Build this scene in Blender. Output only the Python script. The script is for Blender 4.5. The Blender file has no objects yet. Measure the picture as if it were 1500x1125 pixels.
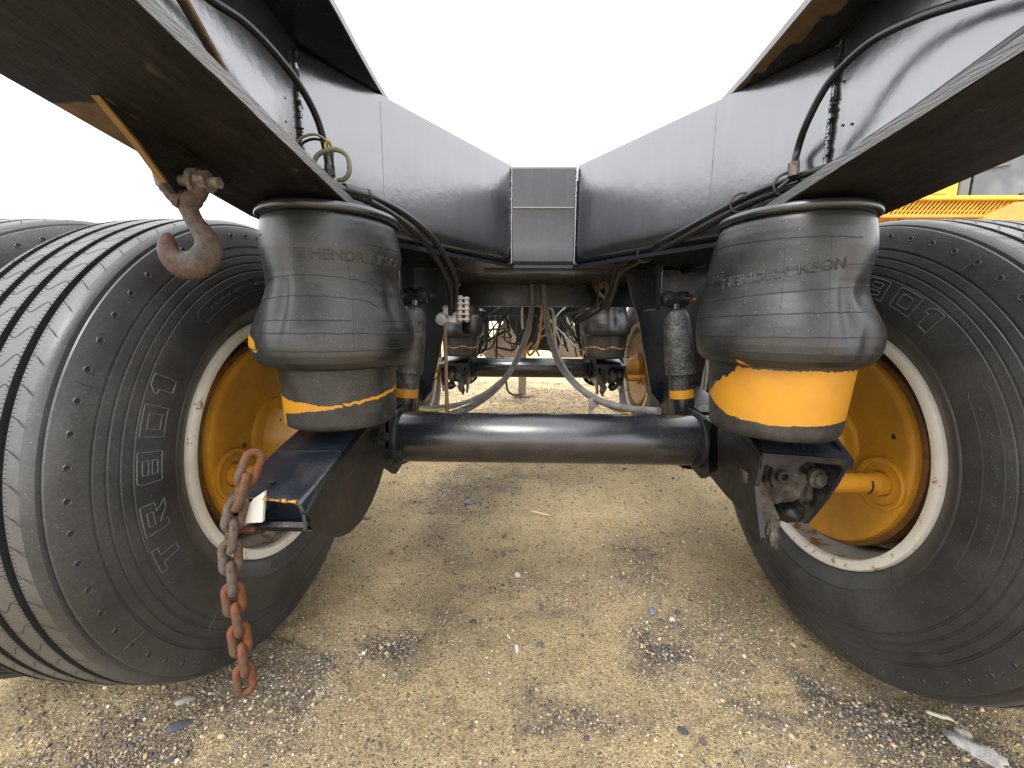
import bpy, math, random
import numpy as np
from mathutils import Vector, Matrix, noise as mnoise

random.seed(7); rng = np.random.default_rng(7)
S = bpy.context.scene
COL = S.collection
R = math.radians

# ------------------------------------------------------------------ camera
FPX, PITCH, YAW, ROLL = 574.7, .1552, -.0214, .0062
ZW, YW = .535, 1.012                      # wheel centre height, first axle distance
CAM = Vector((-.0725, 0, ZW + .3033))
def _basis():
    cy, sy = math.cos(YAW), math.sin(YAW)
    F = Vector((sy*math.cos(PITCH), cy*math.cos(PITCH), -math.sin(PITCH)))
    rt = Vector((cy, -sy, 0)); up = rt.cross(F)
    c, s = math.cos(ROLL), math.sin(ROLL)
    return c*rt + s*up, -s*rt + c*up, F
CA, CB, CF = _basis()
cam_d = bpy.data.cameras.new('camera'); cam = bpy.data.objects.new('camera', cam_d); COL.objects.link(cam)
cam.matrix_world = Matrix(((CA.x, CB.x, -CF.x, CAM.x), (CA.y, CB.y, -CF.y, CAM.y), (CA.z, CB.z, -CF.z, CAM.z), (0, 0, 0, 1)))
cam_d.sensor_width = 36; cam_d.lens = FPX/1500*36; cam_d.clip_start = .01; cam_d.clip_end = 2000
S.camera = cam
def at(px, py, Y):                        # a photo pixel and a distance -> a point of the place
    d = (px-750)/FPX*CA + (562.5-py)/FPX*CB + CF
    return CAM + d*(Y/d.y)

def atx(px, py, X):
    d = (px-750)/FPX*CA + (562.5-py)/FPX*CB + CF
    return CAM + d*((X-CAM.x)/d.x)

# ------------------------------------------------------------------ sky, sun, exposure
SUN_EL, SUN_ROT = R(55), R(200)
W = bpy.data.worlds.new('World'); S.world = W; W.use_nodes = True
nt = W.node_tree; nt.nodes.clear()
sky = nt.nodes.new('ShaderNodeTexSky'); sky.sky_type = 'NISHITA'; sky.sun_disc = False
sky.sun_elevation = SUN_EL; sky.sun_rotation = SUN_ROT; sky.dust_density = 3; sky.air_density = 1; sky.ozone_density = 1
hs = nt.nodes.new('ShaderNodeHueSaturation'); hs.inputs['Saturation'].default_value = .12
mx = nt.nodes.new('ShaderNodeMix'); mx.data_type = 'RGBA'
mx.inputs['Factor'].default_value = .8; mx.inputs[7].default_value = (12.2, 12.4, 12.9, 1)   # closed cloud cover
bg = nt.nodes.new('ShaderNodeBackground'); bg.inputs['Strength'].default_value = .10
wo = nt.nodes.new('ShaderNodeOutputWorld')
nt.links.new(sky.outputs[0], hs.inputs['Color']); nt.links.new(hs.outputs[0], mx.inputs[6])
nt.links.new(mx.outputs[2], bg.inputs['Color']); nt.links.new(bg.outputs[0], wo.inputs['Surface'])
sun_d = bpy.data.lights.new('sun', 'SUN'); sun_d.energy = 1.2; sun_d.angle = R(25); sun_d.color = (1, .96, .9)
sun = bpy.data.objects.new('sun', sun_d); COL.objects.link(sun)
sun.rotation_euler = (R(90)-SUN_EL, 0, -SUN_ROT + math.pi)
S.view_settings.view_transform = 'Standard'; S.view_settings.look = 'None'
S.view_settings.exposure = 1.5; S.view_settings.gamma = 1; S.view_settings.use_curve_mapping = False

# ------------------------------------------------------------------ mesh helpers
class MB:
    def __init__(s): s.v = []; s.f = []
    def add(s, vs, fs):
        o = len(s.v); s.v += [tuple(v) for v in vs]; s.f += [tuple(i+o for i in f) for f in fs]; return s
    def box(s, a, b, bev=0):
        x0, y0, z0 = a; x1, y1, z1 = b
        if bev:
            return s.rbox(((x0+x1)/2, (y0+y1)/2, (z0+z1)/2), (abs(x1-x0), abs(y1-y0), abs(z1-z0)), bev)
        v = [(x, y, z) for z in (z0, z1) for y in (y0, y1) for x in (x0, x1)]
        return s.add(v, [(0,2,3,1), (4,5,7,6), (0,1,5,4), (2,6,7,3), (0,4,6,2), (1,3,7,5)])
    def rbox(s, c, d, b, rot=None):         # box with chamfered edges
        vs = []; idx = {}
        hx, hy, hz = d[0]/2, d[1]/2, d[2]/2
        b = min(b, hx*.9, hy*.9, hz*.9)
        for sx in (-1, 1):
            for sy in (-1, 1):
                for sz in (-1, 1):
                    for k in range(3):
                        p = Vector((sx*(hx-(b if k != 0 else 0)), sy*(hy-(b if k != 1 else 0)), sz*(hz-(b if k != 2 else 0))))
                        idx[(sx, sy, sz, k)] = len(vs)
                        if rot: p = rot @ p
                        vs.append(p + Vector(c))
        I = lambda *a: idx[a]
        fs = []
        for q in (-1, 1):
            fs.append([I(q,-1,-1,0), I(q,1,-1,0), I(q,1,1,0), I(q,-1,1,0)][::q])
            fs.append([I(-1,q,-1,1), I(-1,q,1,1), I(1,q,1,1), I(1,q,-1,1)][::q])
            fs.append([I(-1,-1,q,2), I(1,-1,q,2), I(1,1,q,2), I(-1,1,q,2)][::q])
            for r in (-1, 1):
                e = q*r
                fs.append([I(q,r,-1,0), I(q,r,-1,1), I(q,r,1,1), I(q,r,1,0)][::e])
                fs.append([I(q,-1,r,0), I(q,1,r,0), I(q,1,r,2), I(q,-1,r,2)][::e])
                fs.append([I(-1,q,r,1), I(-1,q,r,2), I(1,q,r,2), I(1,q,r,1)][::e])
                for t in (-1, 1): fs.append([I(q,r,t,0), I(q,r,t,1), I(q,r,t,2)][::e*t])
        return s.add(vs, fs)
    def tube(s, pts, r, n=10, closed=False, caps=True, squash=None):
        P = [Vector(p) for p in pts]; m = len(P)
        rr = r if hasattr(r, '__len__') else [r]*m
        T = []
        for i in range(m):
            a = P[(i-1) % m] if (closed or i > 0) else P[i]; b = P[(i+1) % m] if (closed or i < m-1) else P[i]
            T.append((b-a).normalized())
        u = T[0].orthogonal().normalized()
        if squash: u = (Vector(squash[0]) - T[0]*T[0].dot(Vector(squash[0]))).normalized()
        vs = []
        for i in range(m):
            u = (u - T[i]*u.dot(T[i])).normalized()
            w = T[i].cross(u)
            k = squash[1] if squash else 1
            for j in range(n):
                a = 2*math.pi*j/n
                vs.append(P[i] + (u*math.cos(a)*k + w*math.sin(a))*rr[i])
        fs = []
        for i in range(m if closed else m-1):
            a = i*n; b = ((i+1) % m)*n
            for j in range(n): fs.append((a+j, a+(j+1) % n, b+(j+1) % n, b+j))
        if caps and not closed: fs += [tuple(range(n))[::-1], tuple(range((m-1)*n, m*n))]
        return s.add(vs, fs)
    def lathe(s, prof, n=48, axis='z', o=(0,0,0), closed=False, cap=False):   # prof: (along axis, radius)
        vs = []; o = Vector(o)
        for (h, r) in prof:
            for j in range(n):
                a = 2*math.pi*j/n; c, d = r*math.cos(a), r*math.sin(a)
                vs.append(o + Vector({'z': (c, d, h), 'x': (h, c, d), 'y': (d, h, c)}[axis]))
        m = len(prof); fs = []
        for i in range(m if closed else m-1):
            a = i*n; b = ((i+1) % m)*n
            for j in range(n): fs.append((a+j, a+(j+1) % n, b+(j+1) % n, b+j))
        if cap: fs += [tuple(range(n))[::-1], tuple(range((m-1)*n, m*n))]
        return s.add(vs, fs)
    def prism(s, poly, d, plane='yz', a=0.):          # polygon extruded from a to a+d
        n = len(poly)
        def P(p, h): return {'yz': (h, p[0], p[1]), 'xz': (p[0], h, p[1]), 'xy': (p[0], p[1], h)}[plane]
        vs = [P(p, a) for p in poly] + [P(p, a+d) for p in poly]
        fs = [tuple(range(n))[::-1], tuple(range(n, 2*n))] + [(i, (i+1) % n, n+(i+1) % n, n+i) for i in range(n)]
        return s.add(vs, fs)
    def cyl(s, a, b, r, n=16, r2=None): return s.tube([a, b], [r, r if r2 is None else r2], n)
    def bolt(s, p, d, r=.012, h=.012):               # hex head
        p = Vector(p); d = Vector(d).normalized()
        return s.cyl(p, p+d*h, r, 6)
    def build(s, name, mat, parent=None, smooth=40, attr=None):
        me = bpy.data.meshes.new(name); me.from_pydata(s.v, [], s.f); me.update()
        return link(name, me, mat, parent, smooth, attr)
def fix_normals(me):
    import bmesh
    bm = bmesh.new(); bm.from_mesh(me); bmesh.ops.recalc_face_normals(bm, faces=bm.faces); bm.to_mesh(me); bm.free()
def link(name, me, mat, parent=None, smooth=40, attr=None):
    if len(me.polygons) < 20000: fix_normals(me)
    if smooth:
        me.polygons.foreach_set('use_smooth', [True]*len(me.polygons)); me.set_sharp_from_angle(angle=R(smooth))
    if mat: me.materials.append(mat)
    if attr is not None:
        at_ = me.attributes.new('paint', 'FLOAT', 'POINT'); at_.data.foreach_set('value', attr)
    o = bpy.data.objects.new(name, me); COL.objects.link(o)
    if parent is not None: o.parent = parent
    return o
def empty(name, loc=(0,0,0), parent=None):
    o = bpy.data.objects.new(name, None); COL.objects.link(o); o.location = loc; o.empty_display_size = .1
    if parent is not None: o.parent = parent
    return o
def tag(o, label, cat, group=None, kind=None):
    o['label'] = label; o['category'] = cat
    if group: o['group'] = group
    if kind: o['kind'] = kind
    return o
def copy_tree(o, parent=None):
    c = o.copy(); COL.objects.link(c); c.parent = parent
    for ch in list(o.children): copy_tree(ch, c)
    return c
def spline(pts, k=8):                                # Catmull-Rom
    P = [Vector(p) for p in pts]; P = [2*P[0]-P[1]] + P + [2*P[-1]-P[-2]]; out = []
    for i in range(1, len(P)-2):
        a, b, c, d = P[i-1:i+3]
        for j in range(k):
            t = j/k
            out.append(.5*((2*b) + (c-a)*t + (2*a-5*b+4*c-d)*t*t + (3*b-a-3*c+d)*t**3))
    return out + [P[-2]]
def text_mesh(txt, size, outline=0., extrude=.0, sx=1.):
    cu = bpy.data.curves.new('t', 'FONT'); cu.body = txt; cu.size = size; cu.align_x = 'CENTER'; cu.align_y = 'CENTER'; cu.resolution_u = 4
    if outline: cu.fill_mode = 'NONE'; cu.bevel_depth = outline; cu.bevel_resolution = 1
    else: cu.extrude = extrude; cu.bevel_depth = .0003
    o = bpy.data.objects.new('t', cu); me = bpy.data.meshes.new_from_object(o)
    vs = [(v.co.x*sx, v.co.y, v.co.z) for v in me.vertices]; fs = [tuple(p.vertices) for p in me.polygons]
    bpy.data.objects.remove(o); bpy.data.meshes.remove(me)
    return vs, fs
def vnoise(x, y, seed=0):                            # vectorised value noise, -1..1
    xi = np.floor(x).astype(np.int64); yi = np.floor(y).astype(np.int64); fx = x-xi; fy = y-yi
    fx = fx*fx*(3-2*fx); fy = fy*fy*(3-2*fy)
    def h(a, b):
        n = (a*374761393 + b*668265263 + seed*974634777) & 0xffffffff
        n = ((n ^ (n >> 13))*1274126177) & 0xffffffff
        return ((n ^ (n >> 16)) & 0xffff)/32767.5 - 1
    return (h(xi, yi)*(1-fx) + h(xi+1, yi)*fx)*(1-fy) + (h(xi, yi+1)*(1-fx) + h(xi+1, yi+1)*fx)*fy
def fbm(x, y, seed=0, o=4):
    r = 0; a = 1
    for i in range(o): r = r + a*vnoise(x*2**i, y*2**i, seed+i); a *= .5
    return r

# ------------------------------------------------------------------ materials
class NT:
    def __init__(s, name):
        s.m = bpy.data.materials.new(name); s.m.use_nodes = True; s.t = s.m.node_tree; s.t.nodes.clear()
        s.out = s.n('ShaderNodeOutputMaterial'); s.b = s.n('ShaderNodeBsdfPrincipled'); s.l(s.b.outputs[0], s.out.inputs[0])
    def n(s, t): return s.t.nodes.new(t)
    def l(s, a, b): s.t.links.new(a, b)
    def coord(s, scale=(1,1,1), kind='Object'):
        c = s.n('ShaderNodeTexCoord'); m = s.n('ShaderNodeMapping'); m.inputs['Scale'].default_value = scale
        s.l(c.outputs[kind], m.inputs[0]); return m.outputs[0]
    def noise(s, scale, detail=4, rough=.55, lo=.35, hi=.65, vec=None, out=(0., 1.)):
        n = s.n('ShaderNodeTexNoise'); n.inputs['Scale'].default_value = scale; n.inputs['Detail'].default_value = detail; n.inputs['Roughness'].default_value = rough
        s.l(vec if vec is not None else s.coord(), n.inputs['Vector'])
        r = s.n('ShaderNodeMapRange'); r.inputs[1].default_value = lo; r.inputs[2].default_value = hi; r.inputs[3].default_value = out[0]; r.inputs[4].default_value = out[1]
        s.l(n.outputs['Fac'], r.inputs[0]); return r.outputs[0]
    def attr(s, name='paint', col=False):
        a = s.n('ShaderNodeAttribute'); a.attribute_name = name; return a.outputs['Color' if col else 'Fac']
    def mix(s, f, a, b):
        m = s.n('ShaderNodeMix'); m.data_type = 'RGBA'
        for v, i in ((f, 0), (a, 6), (b, 7)):
            if isinstance(v, (int, float)): m.inputs[i].default_value = v
            elif isinstance(v, tuple): m.inputs[i].default_value = (*v, 1)
            else: s.l(v, m.inputs[i])
        return m.outputs[2]
    def math(s, op, a, b=0.):
        m = s.n('ShaderNodeMath'); m.operation = op
        for v, i in ((a, 0), (b, 1)):
            if isinstance(v, (int, float)): m.inputs[i].default_value = v
            else: s.l(v, m.inputs[i])
        return m.outputs[0]
    def bump(s, h, strength=.2, dist=.002):
        b = s.n('ShaderNodeBump'); b.inputs['Strength'].default_value = strength; b.inputs['Distance'].default_value = dist
        if not hasattr(s, '_bn'): s._bn = None
        s.l(h, b.inputs['Height'])
        if s._bn is not None: s.l(s._bn, b.inputs['Normal'])
        s._bn = b.outputs[0]; s.l(b.outputs[0], s.b.inputs['Normal'])
    def set(s, **k):
        for n, v in k.items():
            i = s.b.inputs[{'base': 'Base Color', 'rough': 'Roughness', 'metal': 'Metallic', 'spec': 'Specular IOR Level', 'coat': 'Coat Weight', 'coatr': 'Coat Roughness', 'ior': 'IOR'}[n]]
            if isinstance(v, (int, float)): i.default_value = v
            elif isinstance(v, tuple): i.default_value = (*v, 1)
            else: s.l(v, i)
        return s.m
BLACK = (.010, .012, .019); DUST = (.17, .145, .11); YEL = (.46, .21, .013); RUST = (.21, .066, .02)

def paint(name, base=BLACK, dust=.35, r0=.14, r1=.42, dustc=DUST, scale=9, peel=.12, ior=1.75, streak=(1,1,1), drip=0.):
    t = NT(name); v = t.coord(streak)
    d = t.math('MULTIPLY', t.noise(scale, 7, .65, .45, .8, v), dust)
    fine = t.noise(160, 3, .6, .35, .75, v)
    d2 = t.math('MULTIPLY', d, t.math('ADD', t.math('MULTIPLY', fine, .8), .3))
    c = t.mix(d2, base, dustc)
    c = t.mix(t.math('MULTIPLY', t.noise(420, 2, .5, .70, .74, v), .5), c, dustc)
    if drip: c = t.mix(t.math('MULTIPLY', t.noise(3, 6, .7, .5, .75, t.coord((16, 16, 1.1))), drip), c, dustc)
    t.bump(t.noise(45, 3, .5, .2, .8, v), peel, .002)
    t.bump(t.noise(600, 2, .5, .3, .7, v), .05, .0005)
    ro = t.math('ADD', t.math('MULTIPLY', d2, .5), t.noise(5, 5, .6, .3, .7, v, (r0, r1)))
    return t.set(base=c, rough=ro, ior=ior)
M = {}
M['black'] = paint('black_paint', dust=.22)
M['navy'] = paint('dark_bracket_paint', base=(.006, .007, .012), dust=.06, r0=.2, r1=.4, ior=1.45)
M['panel'] = paint('glossy_panel_paint', base=(.013, .015, .020), dust=.14, r0=.15, r1=.27, peel=.12, ior=2.45, scale=4, dustc=(.13, .135, .14), drip=.16)
M['endplate'] = paint('end_plate_paint', base=(.014, .016, .021), dust=.16, r0=.26, r1=.42, peel=.2, ior=1.6, scale=6, drip=.12)
M['axle'] = paint('axle_paint', base=(.008, .009, .013), dust=.3, r0=.17, r1=.30, peel=.05, ior=1.7, scale=7)
M['grimy'] = paint('grimy_black_paint', base=(.004, .004, .005), dust=.6, r0=.28, r1=.55, dustc=(.05, .045, .038), scale=14, peel=.6, ior=1.45)
M['armpaint'] = paint('arm_paint', base=(.010, .014, .022), dust=.22, r0=.16, r1=.34, ior=1.8, scale=12)
def flange_mat():
    t = NT('flange_paint'); v = t.coord((14, 1.6, 14)); v2 = t.coord((1, 1, 1))
    c = t.mix(t.noise(7, 6, .7, .35, .75, v), (.004, .004, .005), (.024, .022, .020))
    c = t.mix(t.noise(4, 5, .6, .5, .72, v2), c, (.004, .004, .005))
    c = t.mix(t.noise(30, 4, .6, .66, .74, v2), c, (.06, .05, .038))
    p = t.math('GREATER_THAN', t.math('ADD', t.attr(), t.noise(28, 5, .7, .3, .7, v2, (-.3, .3))), .5)
    c = t.mix(p, c, t.mix(t.noise(60, 4, .6, .4, .7, v2), (.17, .105, .045), (.10, .065, .03)))
    t.bump(t.noise(9, 6, .7, .2, .8, v), .5, .003); t.bump(t.noise(90, 4, .6, .3, .7, v2), .3, .001)
    return t.set(base=c, rough=t.noise(12, 4, .6, .3, .7, v2, (.38, .62)), ior=1.42)
M['flange'] = flange_mat()
M['edge'] = paint('lit_edge_grey', base=(.06, .06, .058), dust=.8, r0=.3, r1=.5, dustc=(.17, .16, .14), scale=16, peel=.4, ior=1.8, streak=(8, 1, 8))  # pale grey that paints flange edges as lit; also colours the cab pillar
def yellow(name='yellow_paint', base=YEL, wear=.5, rough=(.3, .5)):
    t = NT(name)
    c = t.mix(t.noise(7, 5, .6, .4, .75), base, tuple(x*.72 for x in base))
    c = t.mix(t.math('MULTIPLY', t.noise(22, 6, .7, .56, .74), wear), c, (.20, .10, .03))
    c = t.mix(t.math('MULTIPLY', t.noise(3.5, 6, .7, .48, .72), wear*.7), c, (.14, .075, .02))
    c = t.mix(t.math('MULTIPLY', t.noise(120, 3, .6, .66, .72), wear), c, (.08, .05, .025))
    t.bump(t.noise(70, 3, .5, .2, .8), .12, .001)
    return t.set(base=c, rough=t.noise(10, 4, .6, .3, .7, None, rough))
M['yellow'] = yellow()
M['bare'] = yellow('worn_yellow_edge', (.22, .13, .04), .8)
M['machine_yellow'] = yellow('machine_yellow_paint', (.66, .37, .02), .15)
M['machine_orange'] = yellow('machine_orange_paint', (.58, .26, .035), .25)
def rubber(name, base, dust, dustc=(.13, .125, .115), sc=10, rough=(.5, .7), attr=False, spec=.5, bump=.25):
    t = NT(name)
    d = t.math('MULTIPLY', t.noise(sc, 7, .65, .35, .8), dust)
    d = t.math('MULTIPLY', d, t.math('ADD', t.math('MULTIPLY', t.noise(240, 3, .6, .3, .75), .8), .45))
    c = t.mix(d, base, dustc)
    c = t.mix(t.math('MULTIPLY', t.noise(330, 2, .5, .70, .73), .55), c, (.26, .235, .19))
    if attr:
        p = t.math('GREATER_THAN', t.math('ADD', t.attr(), t.noise(55, 5, .75, .3, .7, None, (-.28, .28))), .5)
        c = t.mix(p, c, t.mix(t.noise(18, 4, .6, .4, .7), (.47, .215, .012), (.40, .185, .02)))
    t.bump(t.noise(25, 5, .6, .2, .8), bump, .002); t.bump(t.noise(500, 2, .5, .3, .7), .1, .0006)
    return t.set(base=c, rough=t.noise(9, 4, .6, .3, .7, None, rough), spec=spec)
M['tyre'] = rubber('tyre_rubber', (.0185, .019, .0200), .6, (.115, .117, .118), sc=5, rough=(.36, .55), spec=.55)
M['tread'] = rubber('tread_rubber', (.034, .0345, .035), .65, (.13, .13, .125), sc=8, rough=(.40, .60), spec=.75)
M['letters'] = rubber('lettering_rubber', (.075, .075, .075), .6, (.2, .2, .19), sc=20, rough=(.5, .7))
M['marks'] = rubber('moulded_marks', (.034, .034, .035), .5, (.12, .12, .12), sc=14, rough=(.4, .6))
M['sipe'] = rubber('sipe_dark', (.012, .012, .013), .1, rough=(.8, .9))
M['bag'] = rubber('bag_rubber', (.007, .0073, .0075), .48, (.066, .066, .064), sc=9, rough=(.30, .52), attr=True, spec=.6)
M['bag_line'] = rubber('bag_mould_line', (.008, .008, .008), .1, sc=9, rough=(.5, .6))
M['bag_text'] = rubber('bag_lettering', (.016, .016, .017), .5, (.12, .12, .11), sc=9, rough=(.35, .5))
M['piston'] = rubber('piston_plastic', (.007, .007, .008), .6, (.10, .092, .078), sc=14, rough=(.38, .6), attr=True, bump=.1)
M['hose'] = rubber('hose_rubber', (.006, .0065, .007), .12, rough=(.3, .45), bump=.05)
M['hose_grey'] = rubber('hose_dusty', (.10, .10, .10), .8, (.30, .28, .25), sc=30, rough=(.5, .7))
M['plastic_grey'] = rubber('wire_sleeve', (.16, .15, .10), .5, (.35, .31, .2), sc=40)
M['wire_white'] = rubber('wire_white', (.45, .44, .38), .3, (.3, .27, .22))
M['wire_yellow'] = rubber('wire_yellow', (.45, .36, .07), .3)
def rusty(name, a=(.20, .19, .18), b=RUST, lo=.4, hi=.55, sc=22, metal=.0, bump=.9):
    t = NT(name)
    f = t.noise(sc, 6, .7, lo, hi)
    c = t.mix(f, a, b); c = t.mix(t.noise(110, 5, .7, .45, .7), c, tuple(x*.45 for x in b))
    c = t.mix(t.math('MULTIPLY', t.noise(60, 5, .7, .6, .72), .7), c, (.20, .068, .016))
    t.bump(t.noise(130, 5, .7, .2, .8), bump, .002)
    return t.set(base=c, rough=t.noise(30, 4, .6, .3, .7, None, (.55, .85)), metal=metal)
M['chain'] = rusty('chain_rust', (.075, .052, .036), (.14, .042, .011), .38, .56, 20)
M['chain_worn'] = rusty('chain_worn_rust', (.095, .082, .070), (.085, .038, .018), .46, .62, 20)
M['hook'] = rusty('hook_rust', (.060, .052, .042), (.060, .024, .013), .42, .6, 14, bump=.6)
M['drum_rust'] = rusty('drum_rust', (.085, .045, .012), (.17, .075, .014), .4, .6, 12, bump=.5)
M['rod_brown'] = rusty('rod_brown', (.11, .07, .035), (.16, .09, .035), .4, .6, 12, bump=.2)
M['steel'] = rusty('dull_steel', (.22, .205, .18), (.11, .07, .04), .5, .7, 18, metal=.5, bump=.3)
def metal(name, base, rough=(.3, .5), met=1.):
    t = NT(name); c = t.mix(t.noise(30, 5, .6, .4, .75), base, tuple(x*.45 for x in base))
    t.bump(t.noise(120, 3, .6), .15, .0008)
    return t.set(base=c, rough=t.noise(25, 4, .6, .3, .7, None, rough), metal=met)
M['alu'] = metal('cast_aluminium', (.42, .42, .41), (.3, .5), .6)
M['brass'] = metal('brass_fitting', (.5, .32, .08), (.25, .45), 1.)
M['mud'] = rusty('caked_mud', (.095, .08, .06), (.022, .018, .015), .4, .65, 30, bump=1.)
M['tan_steel'] = rusty('tan_primer', (.34, .27, .19), (.22, .15, .09), .45, .7, 9, bump=.2)
def shock_mat():
    t = NT('shock_paint')
    c = t.mix(t.noise(20, 6, .7, .46, .6), (.008, .008, .009), (.05, .05, .048)); c = t.mix(t.noise(60, 5, .7, .52, .62), c, (.012, .012, .012))
    c = t.mix(t.noise(14, 5, .7, .66, .74), c, (.16, .08, .03)); t.bump(t.noise(55, 6, .7, .2, .8), .9, .004)
    return t.set(base=c, rough=t.noise(18, 4, .6, .3, .7, None, (.2, .5)), ior=1.7)
M['shock'] = shock_mat()
def rim_mat(name, base, rustf):
    t = NT(name)
    c = t.mix(t.math('MULTIPLY', t.noise(9, 6, .65, .42, .75), .55), base, tuple(x*y for x, y in zip(base, (.7, .64, .52))))
    c = t.mix(t.math('MULTIPLY', t.noise(26, 6, .7, 1-rustf, 1.04-rustf), .9), c, (.30, .13, .03))
    t.bump(t.noise(60, 4, .6), .15, .001)
    return t.set(base=c, rough=.45)
M['rim'] = rim_mat('rim_white_paint', (.72, .70, .63), .40)
M['barrel'] = rim_mat('rim_barrel_paint', (.52, .48, .42), .45)
M['white'] = rim_mat('white_paint', (.75, .74, .70), .40)
def wmat():
    t = NT('window_glass'); c = t.mix(t.noise(3, 4, .6, .4, .7), (.085, .092, .10), (.17, .18, .19)); return t.set(base=c, rough=.2, ior=1.4)
M['glass'] = wmat()
M['connector'] = rim_mat('connector_plastic', (.40, .39, .36), .42)
M['grating'] = yellow('grating_paint', (.42, .19, .02), .7)

# ------------------------------------------------------------------ ground
def gh(x, y):
    h = .012*fbm(x*1.1, y*1.1, 1, 3) + .006*fbm(x*6, y*6, 11, 3) + .0032*fbm(x*24, y*24, 21, 3)
    for (cx_, cy_, rr_, w_) in ((.55, .35, .42, .012), (.60, .30, .52, .010), (-.9, .2, .75, .014), (-1.0, .3, .92, .012)):
        h = h - .006*np.exp(-((np.hypot(x-cx_, y-cy_)+.01*fbm(x*8, y*8, 33, 2)-rr_)/w_)**2)
    tr = np.exp(-((np.abs(x)-.83)/.22)**2)*.008                     # wheel tracks pressed in
    return h*np.clip((np.hypot(x, y)+.2)/1.2, .35, 1.) - tr
def axis(fine0, fine1, step, far, g=1.16):
    a = list(np.arange(fine0, fine1, step)); s = step; v = fine1
    up = []
    while v < far: up.append(v); s *= g; v += s
    up.append(far); s = step*g; v = fine0-s; dn = []
    while v > -far: dn.append(v); s *= g; v -= s
    dn.append(-far)
    return np.array(dn[::-1] + a + up)
gx = axis(-1.5, 1.5, .0075, 600); gy = axis(.35, 2.8, .0075, 600)
GX, GY = np.meshgrid(gx, gy); GZ = gh(GX, GY)
nx, ny = len(gx), len(gy)
ii = (np.arange(ny-1)[:, None]*nx + np.arange(nx-1)[None]).ravel()
quads = np.stack([ii, ii+1, ii+nx+1, ii+nx], 1)
def np_mesh(name, V, Q):
    me = bpy.data.meshes.new(name); k = Q.shape[1]
    me.vertices.add(len(V)); me.vertices.foreach_set('co', V.astype(np.float32).ravel())
    me.loops.add(Q.size); me.loops.foreach_set('vertex_index', Q.astype(np.int32).ravel())
    me.polygons.add(len(Q)); me.polygons.foreach_set('loop_start', np.arange(0, Q.size, k, dtype=np.int32))
    me.update(calc_edges=True); me.validate(); return me
# gravelly patches: dense stones; beside the tyres also contact shadow put into the colour (x, y, sx, sy, weight)
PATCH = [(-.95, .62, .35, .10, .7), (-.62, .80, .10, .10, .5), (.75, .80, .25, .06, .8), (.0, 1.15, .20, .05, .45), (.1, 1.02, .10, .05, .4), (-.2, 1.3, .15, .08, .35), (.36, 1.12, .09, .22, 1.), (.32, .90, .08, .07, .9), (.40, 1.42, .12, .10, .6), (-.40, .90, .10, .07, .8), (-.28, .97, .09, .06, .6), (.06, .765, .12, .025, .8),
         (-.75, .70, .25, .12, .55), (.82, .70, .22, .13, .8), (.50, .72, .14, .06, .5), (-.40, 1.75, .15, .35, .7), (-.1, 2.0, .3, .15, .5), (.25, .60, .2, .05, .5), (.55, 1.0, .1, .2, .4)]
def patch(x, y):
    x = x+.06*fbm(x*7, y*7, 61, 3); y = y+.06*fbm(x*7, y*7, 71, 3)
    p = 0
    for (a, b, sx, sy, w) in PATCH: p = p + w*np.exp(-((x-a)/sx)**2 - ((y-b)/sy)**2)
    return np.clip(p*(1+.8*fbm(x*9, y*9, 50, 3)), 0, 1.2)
def ground_mat():
    t = NT('sandy_ground')
    c = t.mix(t.noise(2.2, 6, .6, .35, .7), (.78, .585, .315), (.70, .535, .30))
    c = t.mix(t.math('MULTIPLY', t.noise(1.7, 5, .6, .46, .66, t.coord((1, 2.2, 1))), .55), c, (.38, .285, .165))
    c = t.mix(t.noise(9, 6, .7, .50, .72), c, (.52, .39, .215))
    c = t.mix(t.math('MULTIPLY', t.noise(26, 6, .7, .58, .70), .7), c, (.26, .205, .14))
    c = t.mix(t.math('MULTIPLY', t.noise(80, 4, .7, .54, .66), .7), c, (.34, .25, .14))
    c = t.mix(t.math('MULTIPLY', t.noise(185, 3, .65, .57, .64), .9), c, (.13, .10, .068))
    c = t.mix(t.math('MULTIPLY', t.noise(150, 3, .6, .54, .64), .8), c, (.86, .70, .44))
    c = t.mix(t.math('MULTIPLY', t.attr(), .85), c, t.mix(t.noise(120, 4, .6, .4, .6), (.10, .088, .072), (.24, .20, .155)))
    t.bump(t.noise(38, 6, .65, .2, .8), .9, .016); t.bump(t.noise(170, 5, .65, .2, .8), 1., .014)
    return t.set(base=c, rough=.92, spec=.2)
M['ground'] = ground_mat()
gme = np_mesh('ground', np.stack([GX.ravel(), GY.ravel(), GZ.ravel()], 1), quads)
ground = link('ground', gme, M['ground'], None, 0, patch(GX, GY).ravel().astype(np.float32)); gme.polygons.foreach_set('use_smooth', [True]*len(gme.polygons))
ground['kind'] = 'structure'
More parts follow.
